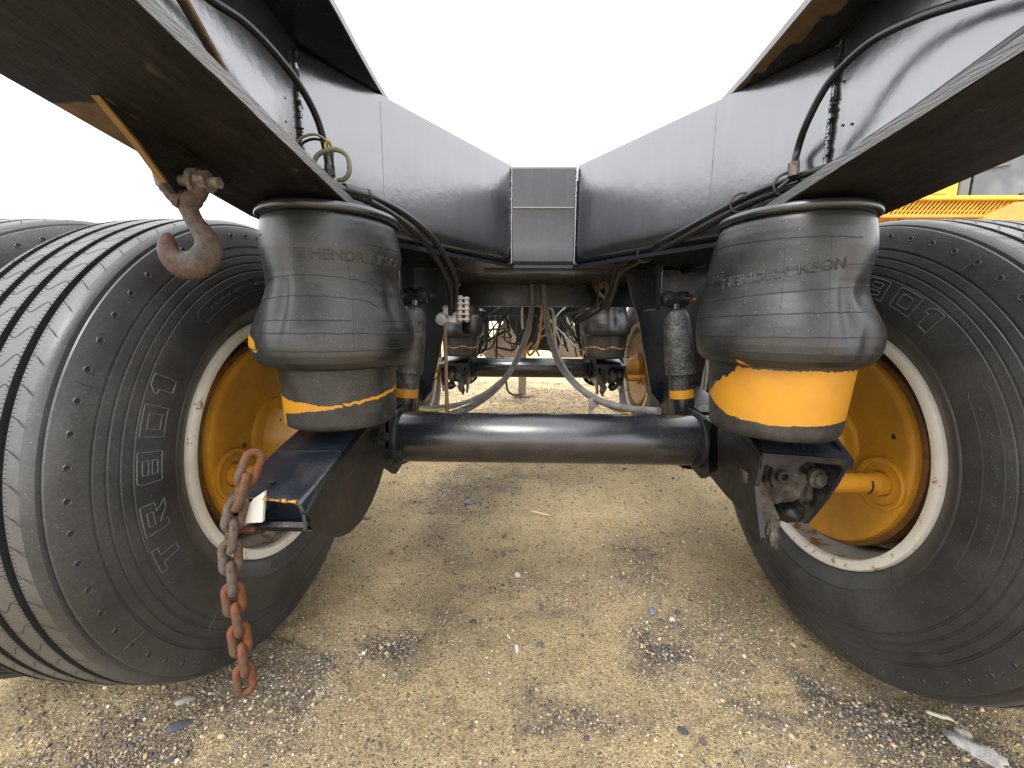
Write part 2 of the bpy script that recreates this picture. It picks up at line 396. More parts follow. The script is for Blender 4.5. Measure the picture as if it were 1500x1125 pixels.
# loose gravel: one countless mass
def pebbles(N, tiny=False):
    t = (1+5**.5)/2
    ico = np.array([(-1,t,0),(1,t,0),(-1,-t,0),(1,-t,0),(0,-1,t),(0,1,t),(0,-1,-t),(0,1,-t),(t,0,-1),(t,0,1),(-t,0,-1),(-t,0,1)])/math.hypot(1, t)
    fc = np.array([(0,11,5),(0,5,1),(0,1,7),(0,7,10),(0,10,11),(1,5,9),(5,11,4),(11,10,2),(10,7,6),(7,1,8),(3,9,4),(3,4,2),(3,2,6),(3,6,8),(3,8,9),(4,9,5),(2,4,11),(6,2,10),(8,6,7),(9,8,1)])
    if tiny:
        ico = np.array([(1,0,0),(-1,0,0),(0,1,0),(0,-1,0),(0,0,1),(0,0,-1)], float); fc = np.array([(0,2,4),(2,1,4),(1,3,4),(3,0,4),(2,0,5),(1,2,5),(3,1,5),(0,3,5)])
    KV = len(ico)
    xs = []; ys = []
    while len(xs) < N:
        k = 40000
        y = .35 + rng.random(k)**1.7*5.2; x = rng.uniform(-1, 1, k)*np.minimum(.35+1.15*y, 2.2)
        p = (.45 if tiny else .17) + patch(x, y)
        keep = rng.random(k) < p
        xs += list(x[keep]); ys += list(y[keep])
    x = np.array(xs[:N]); y = np.array(ys[:N])
    s = .00125*np.exp(rng.normal(0, .5, N))*(1+.42*np.clip(y-.8, 0, 3)) + patch(x, y)*rng.random(N)**3*.0021
    if tiny: s = .00135*np.exp(rng.normal(0, .38, N))*(1+.55*np.clip(y-.7, 0, 4))
    big = rng.random(N) < .004; s[big] *= 2.6
    s = np.minimum(s, .012)
    sc = s[:, None]*rng.uniform(.6, 1.4, (N, 3)); sc[:, 2] *= .7
    a = rng.uniform(0, 2*np.pi, N); ca, sa = np.cos(a), np.sin(a)
    V = ico[None]*sc[:, None]*(1+rng.uniform(-.22, .22, (N, KV, 1)))
    X = V[..., 0]*ca[:, None]-V[..., 1]*sa[:, None]+x[:, None]; Y = V[..., 0]*sa[:, None]+V[..., 1]*ca[:, None]+y[:, None]
    Z = V[..., 2]+(gh(x, y)+sc[:, 2]*.35)[:, None]
    me = np_mesh('gravel', np.stack([X, Y, Z], -1).reshape(-1, 3), (fc[None]+KV*np.arange(N)[:, None, None]).reshape(-1, 3))
    pal = np.array([(.10,.09,.085),(.15,.135,.12),(.06,.056,.055),(.40,.30,.18),(.50,.39,.24),(.24,.19,.13),(.30,.28,.26),(.50,.46,.39),(.17,.125,.085),(.60,.57,.52)])
    w = np.array([.19,.17,.15,.12,.07,.13,.06,.02,.08,.008]); w = np.array([.05,.06,.05,.28,.26,.2,.03,.10,.13,.03]) if tiny else w; ci = rng.choice(len(pal), N, p=w/w.sum())
    col = np.repeat(np.concatenate([pal[ci]*rng.uniform(.8, 1.2, (N, 1)), np.ones((N, 1))], 1), KV, 0)
    ca_ = me.attributes.new('stone', 'FLOAT_COLOR', 'POINT'); ca_.data.foreach_set('color', col.astype(np.float32).ravel())
    return me
t = NT('gravel_stone'); t.bump(t.noise(500, 3, .6), .4, .001); M['stone'] = t.set(base=t.attr('stone', True), rough=.8)
gv = link('gravel', pebbles(62000), M['stone'], None, 0)
sg = link('sand_grains', pebbles(120000, True), M['stone'], None, 0)
tag(sg, 'coarse sand grains scattered over the ground', 'sand', kind='stuff')
tag(gv, 'loose grey and tan gravel strewn over the sandy ground', 'gravel', kind='stuff')

def stone(name, px, py, size, colr, label, cat='stone', rot=0., seed=0, lumps=.25):
    d = (px-750)/FPX*CA + (562.5-py)/FPX*CB + CF; p = CAM + d*(-CAM.z/d.z)
    z = float(gh(np.array([p.x]), np.array([p.y]))[0])
    b = MB(); n, m = 14, 9; vs = []; fs = []
    for i in range(m+1):
        for j in range(n):
            th = math.pi*i/m; ph = 2*math.pi*j/n; q = Vector((math.sin(th)*math.cos(ph), math.sin(th)*math.sin(ph), math.cos(th)))
            k = 1 + lumps*mnoise.noise(q*1.7+Vector((seed*3.1, 0, 0))) + lumps*.5*mnoise.noise(q*4+Vector((0, seed*5.3, 0)))
            vs.append(Vector((q.x*size[0], q.y*size[1], q.z*size[2]))*k)
    for i in range(m):
        for j in range(n): fs.append((i*n+j, i*n+(j+1) % n, (i+1)*n+(j+1) % n, (i+1)*n+j))
    b.add(vs, fs)
    tt = NT(name+'_surface'); c = tt.mix(tt.noise(60, 5, .65), colr, tuple(v*.6 for v in colr)); tt.bump(tt.noise(150, 5, .6), .5, .002)
    o = b.build(name, tt.set(base=c, rough=.75), None, 30)
    o.location = (p.x, p.y, z+size[2]*.45); o.rotation_euler = (0, 0, rot)
    tag(o, label, cat); return o
stone('white_chip', 757, 948, (.0055, .014, .004), (.75, .73, .68), 'white pointed stone chip in the middle of the sand', rot=.1, seed=1)
stone('white_chip', 745, 931, (.003, .008, .003), (.72, .68, .58), 'tiny pale chip just beyond the white pointed chip', rot=.5, seed=2)
stone('flat_stone', 262, 1062, (.024, .012, .005), (.07, .075, .085), 'dark blue-grey flat stone below the left tyre, near the rusty chain', rot=.35, seed=3)
stone('flat_stone', 270, 1025, (.020, .008, .007), (.33, .30, .26), 'small pale grey stone close under the left tyre', rot=.4, seed=4)
stone('flat_stone', 1000, 1067, (.014, .008, .004), (.06, .06, .075), 'dark flat pebble on the bare sand, lower right', rot=-.5, seed=5)
stone('flat_stone', 1030, 1085, (.008, .006, .004), (.10, .09, .09), 'small dark pebble beside the dark flat pebble, lower right', rot=-.3, seed=6)
stone('grey_rock', 1432, 1090, (.045, .021, .012), (.40, .38, .36), 'large light grey rock below the right tyre', rot=-.75, seed=7, lumps=.4)
stone('grey_rock', 1412, 1062, (.014, .010, .008), (.45, .42, .37), 'pale rounded pebble between the wood splinter and large grey rock', rot=-.5, seed=8)
stone('grey_rock', 690, 735, (.035, .016, .012), (.22, .21, .22), 'grey clod of gravel under the axle tube', rot=.2, seed=9, lumps=.5)
stone('grey_rock', 957, 892, (.016, .012, .008), (.17, .17, .19), 'dark grey stone in the gravel patch right of centre', rot=.7, seed=10)
stone('grey_rock', 985, 905, (.009, .008, .006), (.52, .50, .46), 'whitish stone in the gravel patch right of centre', rot=.2, seed=11)
def stick(px0, py0, px1, py1, w, colr, label):
    P = []
    for (a, b_) in ((px0, py0), (px1, py1)):
        d = (a-750)/FPX*CA + (562.5-b_)/FPX*CB + CF; p = CAM + d*(-CAM.z/d.z); P.append(p)
    z = max(float(gh(np.array([p.x]), np.array([p.y]))[0]) for p in P) + w*.5
    mid = (P[0]+P[1])/2; L = (P[1]-P[0]).length; b = MB()
    n = 9; pts = [Vector(((i/(n-1)-.5)*L, .0012*math.sin(i*1.3), .0006*math.cos(i*2))) for i in range(n)]
    b.tube(pts, [w*.35]+[w*.5]*(n-3)+[w*.45, w*.2], 5)
    tt = NT('splinter_wood'); v = tt.coord((6, 60, 60)); c = tt.mix(tt.noise(6, 5, .6, .3, .7, v), colr, tuple(q*.7 for q in colr))
    o = b.build('wood_splinter', tt.set(base=c, rough=.8), None, 25); o.location = (mid.x, mid.y, z)
    o.rotation_euler = (0, 0, math.atan2(P[1].y-P[0].y, P[1].x-P[0].x)); tag(o, label, 'wood')
stick(1358, 1034, 1399, 1046, .009, (.62, .60, .42), 'pale wood splinter lying below the right tyre')
stick(778, 750, 806, 757, .010, (.58, .46, .24), 'thin straw-coloured splinter on the sand beyond the axle tube')

# ------------------------------------------------------------------ trailer
trailer = empty('trailer', (0, YW, 0))
tag(trailer, 'black painted trailer seen from behind: axles, air bags, dual wheels and frame', 'trailer')
ORG = Vector((0, YW, 0))
class TB(MB):                               # built in world metres, stored relative to the trailer
    def build(s, name, mat, parent=None, smooth=40, attr=None):
        s.v = [(x, y-YW, z) for (x, y, z) in s.v]
        return MB.build(s, name, mat, trailer if parent is None else parent, smooth, attr)

# --- frame rails
def zb(y): return 1.040 + .118*max(0, .80-y)       # underside of the bottom flange
def ztp(y): return 1.338 + .06*max(0, .90-y)       # underside of the top flange
def strip(b, ys, x0f, x1f, z0f, z1f, nxs=1):
    vs = []; ln = nxs+1
    for y in ys:
        for k in range(ln):
            x = x0f(y)+(x1f(y)-x0f(y))*k/nxs; vs.append((x, y, z0f(y, k)))
        for k in range(ln):
            x = x0f(y)+(x1f(y)-x0f(y))*k/nxs; vs.append((x, y, z1f(y)))
    w = 2*ln; fs = []
    for i in range(len(ys)-1):
        a = i*w; c = a+w
        for k in range(nxs):
            fs.append((a+k, c+k, c+k+1, a+k+1)); fs.append((a+ln+k, a+ln+k+1, c+ln+k+1, c+ln+k))
        fs.append((a, a+ln, c+ln, c)); fs.append((a+nxs, c+nxs, c+ln+nxs, a+ln+nxs))
    fs.append(tuple(range(ln))+tuple(range(w-1, ln-1, -1))); e = (len(ys)-1)*w
    fs.append(tuple(e+k for k in range(ln-1, -1, -1))+tuple(range(e+ln, e+w)))
    b.add(vs, fs)
YS = [-.6+.02*i for i in range(78)] + [1.0+.2*i for i in range(18)]
for sd in (-1, 1):
    wb = TB(); strip(wb, [-.6, -.2, .2, .5, .8, .9, 4.4], lambda y: sd*.500-.006, lambda y: sd*.500+.006, lambda y, k: zb(y)+.010, lambda y: ztp(y)+.003)
    rail = wb.build('frame_rail', M['panel'], smooth=20)
    rail['label'] = ('left' if sd < 0 else 'right')+' frame rail with grey glossy web'
    nz = lambda y, s: .0025*mnoise.noise(Vector((y*14, s, 0))) + .0012*mnoise.noise(Vector((y*50, s, 3)))
    fb = TB(); nxs = 14
    strip(fb, YS, lambda y: sd*.388+sd*nz(y, 1+sd), lambda y: sd*.602, lambda y, k: zb(y)+.0009*mnoise.noise(Vector((y*7, k*.7, sd))), lambda y: zb(y)+.017, nxs)
    mask = []
    for (x, y, z) in fb.v:
        m = 0
        if sd < 0:      # bared yellow primer by the hook bracket
            u = (abs(x)-.535)/.075; m = 1.0 if (x < -.540 and .475 < y < .565+(.612-abs(x))*.6) else 0
        else: m = .9 if (abs(x) < .395 and .1 < y < .22) else 0
        mask.append(m)
    fb.build('bottom_flange', M['flange'], rail, 30, mask)
    ed = TB(); strip(ed, YS, lambda y: sd*(.388+nz(y, 1+sd))-sd*.0022, lambda y: sd*(.388+nz(y, 1+sd))+sd*.0005, lambda y, k: zb(y)+.0014+.0016*abs(mnoise.noise(Vector((y*40, 2, sd)))), lambda y: zb(y)+.0178)
    ed.build('flange_edge', M['edge'], rail, 30)  # pale strip: the light along this edge is put into its colour
    ft = TB(); strip(ft, YS[:80] if False else YS, lambda y: sd*.388+sd*nz(y, 5+sd)*.5, lambda y: sd*.612, lambda y, k: ztp(y), lambda y: ztp(y)+.014, nxs)
    mask = [1.0 if (sd > 0 and abs(x) < .388+.01+.34*max(0, .93-y)*(.55+.3*mnoise.noise(Vector((y*16, 0, 0)))) and y > .4) else 0 for (x, y, z) in ft.v]
    ft.build('top_flange', M['flange'] if sd > 0 else M['navy'], rail, 30, mask)
    ed = TB(); strip(ed, YS, lambda y: sd*(.388+nz(y, 5+sd)*.5)-sd*.0022, lambda y: sd*(.388+nz(y, 5+sd)*.5)+sd*.0005, lambda y, k: ztp(y)+.001, lambda y: ztp(y)+.0148)
    ed.build('flange_edge', M['edge'], rail, 30)  # same pale strip, painting the top edge as lit
    # weld bead where the spine plate joins the web
    wd = TB()
    for i in range(46):
        z = 1.062+i*.006; r = .0038+.0016*random.random()
        if sd < 0 and z > 1.27 and i % 3 == 0: continue
        wd.tube([(sd*(.490-.001*random.random()), .796+.002*random.uniform(-1, 1), z-.003), (sd*.490, .796+.003*random.uniform(-1, 1), z+.0045)], [r, r*.8], 6)
    wd.build('weld_bead', M['panel'], rail, 60)['kind'] = 'stuff'
    sp = TB()
    for i in range(9):
        y = .78+random.uniform(-.05, .05); z = random.uniform(1.07, 1.3); sp.lathe([(0, .0026), (.0012, .0015), (.0016, .0002)], 6, 'x', (sd*.494-(.0016 if sd > 0 else 0), y, z))
    sp.build('weld_spatter', M['black'], rail, 60)['kind'] = 'stuff'

# --- oblique spine plates, end plate, bottom plate
def spine_plate(sd):
    b = TB(); A = Vector((sd*.493, .800, 0)); B = Vector((sd*.106, 1.350, 0)); d = (B-A).normalized(); nrm = Vector((-d.y, d.x, 0))*(1 if sd > 0 else -1)
    if nrm.y < 0: nrm = -nrm
    prof = [(.012, 1.336), (.006, 1.338), (.0015, 1.336), (0, 1.331)] + [(0, 1.30-.03*i) for i in range(8)] + [(.0008, 1.075), (.004, 1.058), (.010, 1.045), (.020, 1.036), (.034, 1.032), (.034, 1.040), (.012, 1.07)]
    N = 22; vs = []
    for i in range(N+1):
        t_ = i/N; P = A.lerp(B, t_); wv = .0012*mnoise.noise(Vector((t_*3, sd, 0)))
        for (o_, z) in prof: vs.append((P.x+nrm.x*(o_+wv), P.y+nrm.y*(o_+wv), z))
    k = len(prof); fs = [(i*k+j, i*k+(j+1) % k, (i+1)*k+(j+1) % k, (i+1)*k+j) for i in range(N) for j in range(k)]
    fs += [tuple(range(k)), tuple(range(N*k, N*k+k))[::-1]]
    b.add(vs, fs); return b.build('spine_plate', M['panel'], None, 35)
spl = [spine_plate(-1), spine_plate(1)]
for sd, t_ in ((-1, .27), (1, .33)):
    b = TB(); P = Vector((sd*.493, .800, 0)).lerp(Vector((sd*.106, 1.350, 0)), t_); b.tube([(P.x-sd*.0000, P.y-.0000, 1.07+.012*i+0.) for i in range(22)], [.0008+.0003*random.random() for i in range(22)], 6); b.build('seam', M['panel'], spl[0 if sd < 0 else 1], 60)
eb = TB()
eb.prism([(1.350, 1.328), (1.3475, 1.326), (1.349, 1.212), (1.344, 1.205), (1.3455, 1.198), (1.350, 1.085), (1.3485, 1.080), (1.351, 1.040), (1.358, 1.030), (1.380, 1.028), (1.380, 1.334), (1.358, 1.335)], .204, 'yz', -.104)
bk_ = TB(); bk_.box((-.20, 1.384, 1.006), (.20, 1.396, 1.30)); bk_.build('spine_backing', M['navy'], None, 20)
endp = eb.build('spine_end_plate', M['endplate'], None, 25)
for sx in (-.106, .101):
    wd = TB()
    for i in range(56):
        z = 1.034+i*.0053; r = .0030+.0012*random.random()
        wd.tube([(sx+.0008*random.uniform(-1, 1), 1.345, z-.003), (sx+.001*random.uniform(-1, 1), 1.345, z+.004)], [r, r*.75], 6)
    wd.build('weld_bead', M['panel'], endp, 60)['kind'] = 'stuff'
wd = TB()
for i in range(34):
    x = -.098+i*.0058; wd.tube([(x-.003, 1.344, 1.2055), (x+.004, 1.344, 1.205+.0006*random.uniform(-1, 1))], [.0022, .0018], 5)
wd.build('weld_bead', M['panel'], endp, 60)['kind'] = 'stuff'
bp = TB(); bp.prism([(-.60, .835), (-.485, .835), (-.098, 1.352), (.098, 1.352), (.485, .835), (.60, .835), (.60, 1.96), (-.60, 1.96)], .010, 'xy', 1.018)
bp.build('bottom_plate', M['navy'], None, 20)
st = TB(); st.box((-.108, 1.397, 1.034), (.108, 4.4, 1.044)); st.box((-.108, 1.397, 1.322), (.108, 4.4, 1.332)); st.box((-.108, 1.397, 1.044), (-.100, 4.4, 1.322)); st.box((.100, 1.397, 1.044), (.108, 4.4, 1.322))
st.build('spine_beam', M['black'], None, 20)
# crossmembers ahead
for (yc, z0, z1, hw) in ((1.957, .925, 1.030, .49), (3.05, .90, 1.04, .49), (4.1, .86, 1.04, .49)):
    b = TB(); b.box((-hw, yc, z0), (hw, yc+.012, z1)); b.box((-hw, yc-.055, z0-.010), (hw, yc+.012, z0-.0005))
    b.build('crossmember', M['navy'], None, 20)

# --- axles
def axle(Y):
    b = TB(); b.lathe([(-.62, .060), (-.61, .066), (.61, .066), (.62, .060)], 64, 'x', (0, Y, ZW), cap=True)
    a = b.build('axle_tube', M['axle'], None, 35)
    for sd in (-1, 1):
        c = TB(); c.lathe([(sd*h, r) for (h, r) in [(.384, .066), (.386, .0705), (.390, .072), (.400, .072), (.404, .070), (.406, .066)][::sd]], 40, 'x', (0, Y, ZW))
        c.build('collar', M['grimy'], a, 40)
    return a
AX = [YW, YW+1.652]
axles = [axle(y) for y in AX]

# --- wheels
UI = .148
TP = [(.108, .290), (.112, .300), (.1145, .3085), (.120, .316), (.129, .331), (.135, .345), (.1375, .3465), (.1372, .349), (.136, .351), (.1385, .365), (.139, .385), (.1380, .400), (.1360, .415),
      (.1340, .4245), (.1322, .4255), (.1318, .4285), (.1332, .4295), (.1315, .4370), (.1306, .4415), (.1288, .4425), (.1284, .4455), (.1298, .4465), (.1280, .454), (.1268, .4585), (.1250, .4595), (.1246, .4625), (.1258, .4635),
      (.1238, .471), (.1224, .4755), (.1206, .4765), (.1202, .4800), (.1218, .4812), (.1180, .495), (.1140, .508), (.1085, .5185), (.1060, .5225), (.1035, .5235), (.1020, .5205), (.1005, .5215), (.0990, .5275), (.0940, .5325), (.086, .5350)]
GRV = [.061, .015, -.029, -.070]
def tyre_profile():
    side = TP[:]; tread = []
    rc = lambda u: .5385 - .0033*(u/.12)**2
    us = [.105, .09, .075]
    cur = .105
    for g in GRV:
        w = .0068
        tread += [(g+w+.008, rc(g+w+.008)), (g+w, rc(g+w)), (g+w*.7, rc(g)-.016), (g-w*.7, rc(g)-.016), (g-w, rc(g-w))]
    tread += [(-.0815, rc(.08)-.0004)]
    other = [(-u, r) for (u, r) in side[::-1]]
    return side, tread, other
def make_wheel(name='wheel', letters=True):
    w = empty(name)
    side, tread, other = tyre_profile()
    n = 288
    ty = MB(); ty.lathe(side, n, 'x'); ty.lathe(other, n, 'x')
    ty.build('tyre', M['tyre'], w, 28)
    full = [side[-1]]+tread+[other[0]]; gi = [i for i, p in enumerate(full) if abs(p[1]-.5385) > .010]
    tr = MB(); run = []
    for i, p in enumerate(full):
        if i in gi:
            if run: tr.lathe(run, n, 'x'); run = []
        else: run.append(p)
    tr.lathe(run, n, 'x'); tr.build('tread', M['tread'], w, 28)['kind'] = 'stuff'
    gm = MB()
    for i in gi[::2]: gm.lathe(full[i-1:i+3], n, 'x')
    gm.build('tread_grooves', M['sipe'], w, 28)['kind'] = 'stuff'  # near-black inside the grooves: their shade is put into the colour
    # sipes and groove teeth
    sp = MB(); rc = lambda u: .5385 - .0033*(u/.12)**2 + .0003
    def ribbon(pts, wd):
        vs = []
        for i, (u, a) in enumerate(pts):
            a0 = pts[max(i-1, 0)]; a1 = pts[min(i+1, len(pts)-1)]
            du = a1[0]-a0[0]; da = (a1[1]-a0[1])*.538; L = math.hypot(du, da) or 1; ou, oa = -da/L*wd/2, du/L*wd/2/.538
            for q in (-1, 1):
                uu = u+q*ou; aa = a+q*oa; rr = rc(uu); vs.append((uu, rr*math.cos(aa), rr*math.sin(aa)))
        sp.add(vs, [(2*i, 2*i+1, 2*i+3, 2*i+2) for i in range(len(pts)-1)])
    K = 76; edges = [.086]+[e for g in GRV for e in (g+.0068, g-.0068)]+[-.086]
    for k in range(K):
        a = 2*math.pi*k/K
        for q in range(5):
            u1, u0 = edges[2*q], edges[2*q+1]
            if q == 0: us = [(u0+(.020)*i/6, a+.030*(i/6)**1.3) for i in range(7)]
            elif q == 4: us = [(u1-.010*i/6, a-.030*(i/6)**1.3) for i in range(7)]
            else: us = [(u1+(u0-u1)*i/10, a+.018*math.sin((i/10-.5)*2*math.pi*.9)+(.02*q)) for i in range(11)]
            ribbon(us, .0013)
    KT = 540
    for g in GRV:
        for s_ in (-1, 1):
            for k in range(KT):
                a = 2*math.pi*k/KT; u = g+s_*.0068
                ribbon([(u-s_*.0008, a), (u+s_*.0042, a)], .0013)
    o = sp.build('tread_sipes', M['sipe'], w, 0); o['kind'] = 'stuff'
    # wear dimples round the shoulder
    dm = MB(); fl = MB()
    for k in range(66):
        a = 2*math.pi*k/66; r0 = .5035; u0 = .1157
        e1 = Vector((0, -math.sin(a), math.cos(a))); e2 = Vector((-.31, math.cos(a), math.sin(a))).normalized(); c = Vector((u0, r0*math.cos(a), r0*math.sin(a)))
        nn = e1.cross(e2); nn = nn if nn.x > 0 else -nn
        vs = [c - nn*.0002]
        for (rr, hh) in ((.0035, .0002), (.0046, .0009), (.0056, -.0008)):
            vs += [c+(e1*math.cos(t_)*1.15+e2*math.sin(t_))*rr+nn*hh for t_ in [2*math.pi*i/10 for i in range(10)]]
        fs = [(0, 1+i, 1+(i+1) % 10) for i in range(10)]
        for L in range(2): fs += [(1+10*L+i, 11+10*L+i, 11+10*L+(i+1) % 10, 1+10*L+(i+1) % 10) for i in range(10)]
        dm.add(vs[:11], fs[:10]); fl.add(vs[1:], [tuple(i-1 for i in f) for f in fs[10:]])
    d1 = dm.build('dimples', M['sipe'], w, 40); d1['kind'] = 'stuff'
    d2 = fl.build('dimple_rims', M['tyre'], w, 40); d2['kind'] = 'stuff'
    # raised outline lettering on the inner sidewall
    def side_u(r):
        for (u0, r0), (u1, r1) in zip(TP[:-1], TP[1:]):
            if r0 <= r <= r1 and r1 > r0: return u0+(u1-u0)*(r-r0)/(r1-r0)
        return .147
    def polar(vs, fs, ang, rm, b):          # text x runs clockwise seen from +x; angle 0 = -y side, up positive
        out = []
        for (x, y, z) in vs:
            r = rm+y; a = ang + x/rm; u = side_u(r)+z
            out.append((u, -r*math.cos(a), r*math.sin(a)))
        b.add(out, fs)
    if letters:
        box_ = lambda x0, y0, x1, y1: [(x0, y0), (x1, y0), (x1, y1), (x0, y1)]
        H, Wd = .020, .026
        GL = {'0': [box_(-Wd, -H, Wd, H), box_(-Wd*.5, -H*.55, Wd*.5, H*.55)],
              '8': [[(-Wd, -H), (Wd, -H), (Wd, H), (-Wd*.9, H), (-Wd, H*.6)], box_(-Wd*.45, -H*.62, Wd*.45, -H*.14), box_(-Wd*.45, H*.14, Wd*.45, H*.62)],
              '1': [[(-Wd*.45, -H), (Wd*.45, -H), (Wd*.45, H), (-Wd*.3, H), (-Wd*.75, H*.6), (-Wd*.75, H*.3), (-Wd*.45, H*.3)]],
              'T': [[(-Wd*.3, -H), (Wd*.3, -H), (Wd*.3, H*.5), (Wd*.9, H*.5), (Wd*.9, H), (-Wd*.9, H), (-Wd*.9, H*.5), (-Wd*.3, H*.5)]],
              'R': [[(-Wd, -H), (-Wd*.45, -H), (-Wd*.45, -H*.3), (Wd*.35, -H), (Wd, -H), (Wd*.35, -H*.2), (Wd, -H*.1), (Wd, H), (-Wd, H)], box_(-Wd*.45, H*.1, Wd*.45, H*.6)]}
        for ch, an in zip('TR801', (-15, -4, 8.5, 19.5, 29)):
            lt = MB()
            for loop in GL[ch]:
                P = []
                for (x0, y0), (x1, y1) in zip(loop, loop[1:]+loop[:1]):
                    for k in range(6):
                        x = x0+(x1-x0)*k/6; y = y0+(y1-y0)*k/6; r = .401+y; a = R(an)+x/.401
                        P.append((side_u(r)+.0003, -r*math.cos(a), r*math.sin(a)))
                lt.tube(P, .0010, 5, closed=True)
            lo = lt.build('letter', M['letters'], w, 40)
            if len(GL[ch]) > 1: lo['kind'] = 'stuff'
        mk = MB()
        def arc(a0, a1, r0, r1, rad=.0008, n_=24):
            P = []
            for i in range(n_+1):
                t_ = i/n_; a = R(a0+(a1-a0)*t_); r = r0+(r1-r0)*t_; u = side_u(r)+.0003; P.append((u, -r*math.cos(a), r*math.sin(a)))
            mk.tube(P, rad, 5)
        for (A0, A1) in ((52, 96), (150, 196)):      # long stadium frames
            arc(A0, A1, .412, .412, .0007, 30); arc(A0, A1, .384, .384, .0007, 30)
            for (a, sg) in ((A0, -1), (A1, 1)):
                P = []
                for i in range(9):
                    t_ = math.pi*i/8; r = .398+.014*math.cos(t_); an = R(a)+sg*.015*math.sin(t_)/.4; u = side_u(r)+.0003; P.append((u, -r*math.cos(an), r*math.sin(an)))
                mk.tube(P, .0007, 5)
            k = A0+2.5
            while k < A1-2:
                h = random.uniform(.002, .0055); arc(k, k+random.uniform(-.3, .5), .399-h, .399+h, .0006, 3)
                if random.random() < .5: arc(k, k+1.0, .399+random.choice((-h, 0, h)), .399+random.choice((-h, h)), .0006, 3)
                k += random.uniform(.8, 1.5)
        for (a, r0, r1) in ((-22, .435, .385), (38, .435, .40), (-60, .484, .512), (24.5, .484, .514), (-27, .484, .514), (120, .36, .30), (-75, .345, .31), (-45, .45, .42)): arc(a, a+.4, r0, r1, .0009, 5)
        arc(-22, -26, .385, .36, .0009, 6); arc(-30, -48, .36, .362, .0006, 12)
        for a0 in np.arange(-110, -70, 1.4): arc(a0, a0+random.uniform(.2, .9), .325, .337, .0007, 3)
        vs, fs = text_mesh('W', .060, .0007, sx=1.2); polar(vs, fs, R(-118), .405, mk)
        vs, fs = text_mesh('A', .040, .0007, sx=1.2); polar(vs, fs, R(-122), .405, mk)
        mk.build('sidewall_marks', M['marks'], w, 40)['kind'] = 'stuff'
    # rim
    rm = MB(); rm.lathe([(.108, .3085), (.1185, .3085), (.1235, .3060), (.1250, .300), (.1245, .293), (.1225, .2865), (.117, .2830), (.110, .2825)], 128, 'x'); rm.build('rim_flange', M['rim'], w, 40)
    rb = MB(); rb.lathe([(.110, .2825), (.085, .2815), (.070, .279), (.058, .268), (.045, .264), (-.02, .262), (-.035, .270), (-.06, .280), (-.111, .2855), (-.121, .296), (-.1165, .307), (-.108, .308), (-.06, .289), (.06, .289), (.108, .308)], 128, 'x')
    rb.lathe([(-.03, .263), (-.045, .25), (-.065, .20), (-.070, .14), (-.060, .12), (-.075, .09), (-.10, .06), (-.10, .001)], 64, 'x')
    rb.build('rim_barrel', M['barrel'], w, 40)
    return w
def add_brake(w):
    dr = MB(); dr.lathe([(-.05, .244), (.060, .246), (.066, .252), (.092, .2525), (.096, .249), (.096, .236)], 96, 'x'); dr.build('brake_drum', M['drum_rust'], w, 40)
    bk = MB(); bk.lathe([(.085, .243), (.100, .2435), (.107, .241), (.1105, .235), (.1112, .228), (.1095, .215), (.1075, .19), (.105, .16), (.103, .12), (.104, .105)], 96, 'x')
    plate = bk.build('backing_plate', M['yellow'], w, 40)
    hb = MB(); hb.lathe([(.103, .106), (.113, .104), (.116, .098), (.117, .088), (.120, .083), (.150, .078), (.160, .070), (.205, .062), (.24, .062)], 64, 'x'); hb.build('spindle_flange', M['yellow'], w, 35)
    cd = MB(); cy, cz = -.178, -.040
    cd.lathe([(.105, .058), (.115, .0575), (.117, .054), (.116, .048), (.112, .045), (.1125, .028)], 40, 'x', (0, cy, cz)); cd.build('cam_flange', M['yellow'], w, 35)
    ct = MB(); ct.lathe([(.108, .026), (.125, .0255), (.126, .0215), (.150, .021), (.225, .021), (.228, .016)], 28, 'x', (0, cy, cz))
    ct.build('camshaft_tube', M['yellow'], w, 35)
    sl = MB(); sl.tube([(.145+.0006, cy-.0217*math.cos(a), cz+.0217*math.sin(a)) for a in np.linspace(-.6, .9, 8)], .0022, 6); sl.build('grease_slot', M['sipe'], w, 40)
    hl = MB()
    for (a, r) in ((.95, .215), (-.35, .20), (2.3, .20), (.1, .135)):
        hl.lathe([(.1088, .006), (.1092, .005), (.1085, .0002)], 12, 'x', (0, -r*math.cos(a), r*math.sin(a)))
    hl.lathe([(.15, .004), (.1515, .0035), (.1505, .0002)], 10, 'x', (0, -.055, .055))
    hl.build('drain_holes', M['sipe'], w, 40)['kind'] = 'stuff'
proto = make_wheel(); add_brake(proto); plain = make_wheel(letters=True)
first = True; firstp = True
for ai, y in enumerate(AX):
    for sd in (-1, 1):
        w = proto if first else copy_tree(proto); first = False
        w.parent = trailer; w.location = (sd*.830, y-YW, ZW); w.rotation_euler = (0 if sd < 0 else 0, 0, 0 if sd < 0 else math.pi)
        w['label'] = ('left' if sd < 0 else 'right')+(' rear' if ai == 0 else ' forward')+' inner wheel with yellow brake plate'
        w = plain if firstp else copy_tree(plain); firstp = False
        w.parent = trailer; w.location = (sd*1.172, y-YW, ZW); w.rotation_euler = (R(25), 0, 0 if sd < 0 else math.pi)
        w['label'] = ('left' if sd < 0 else 'right')+(' rear' if ai == 0 else ' forward')+' outer wheel of the dual pair'
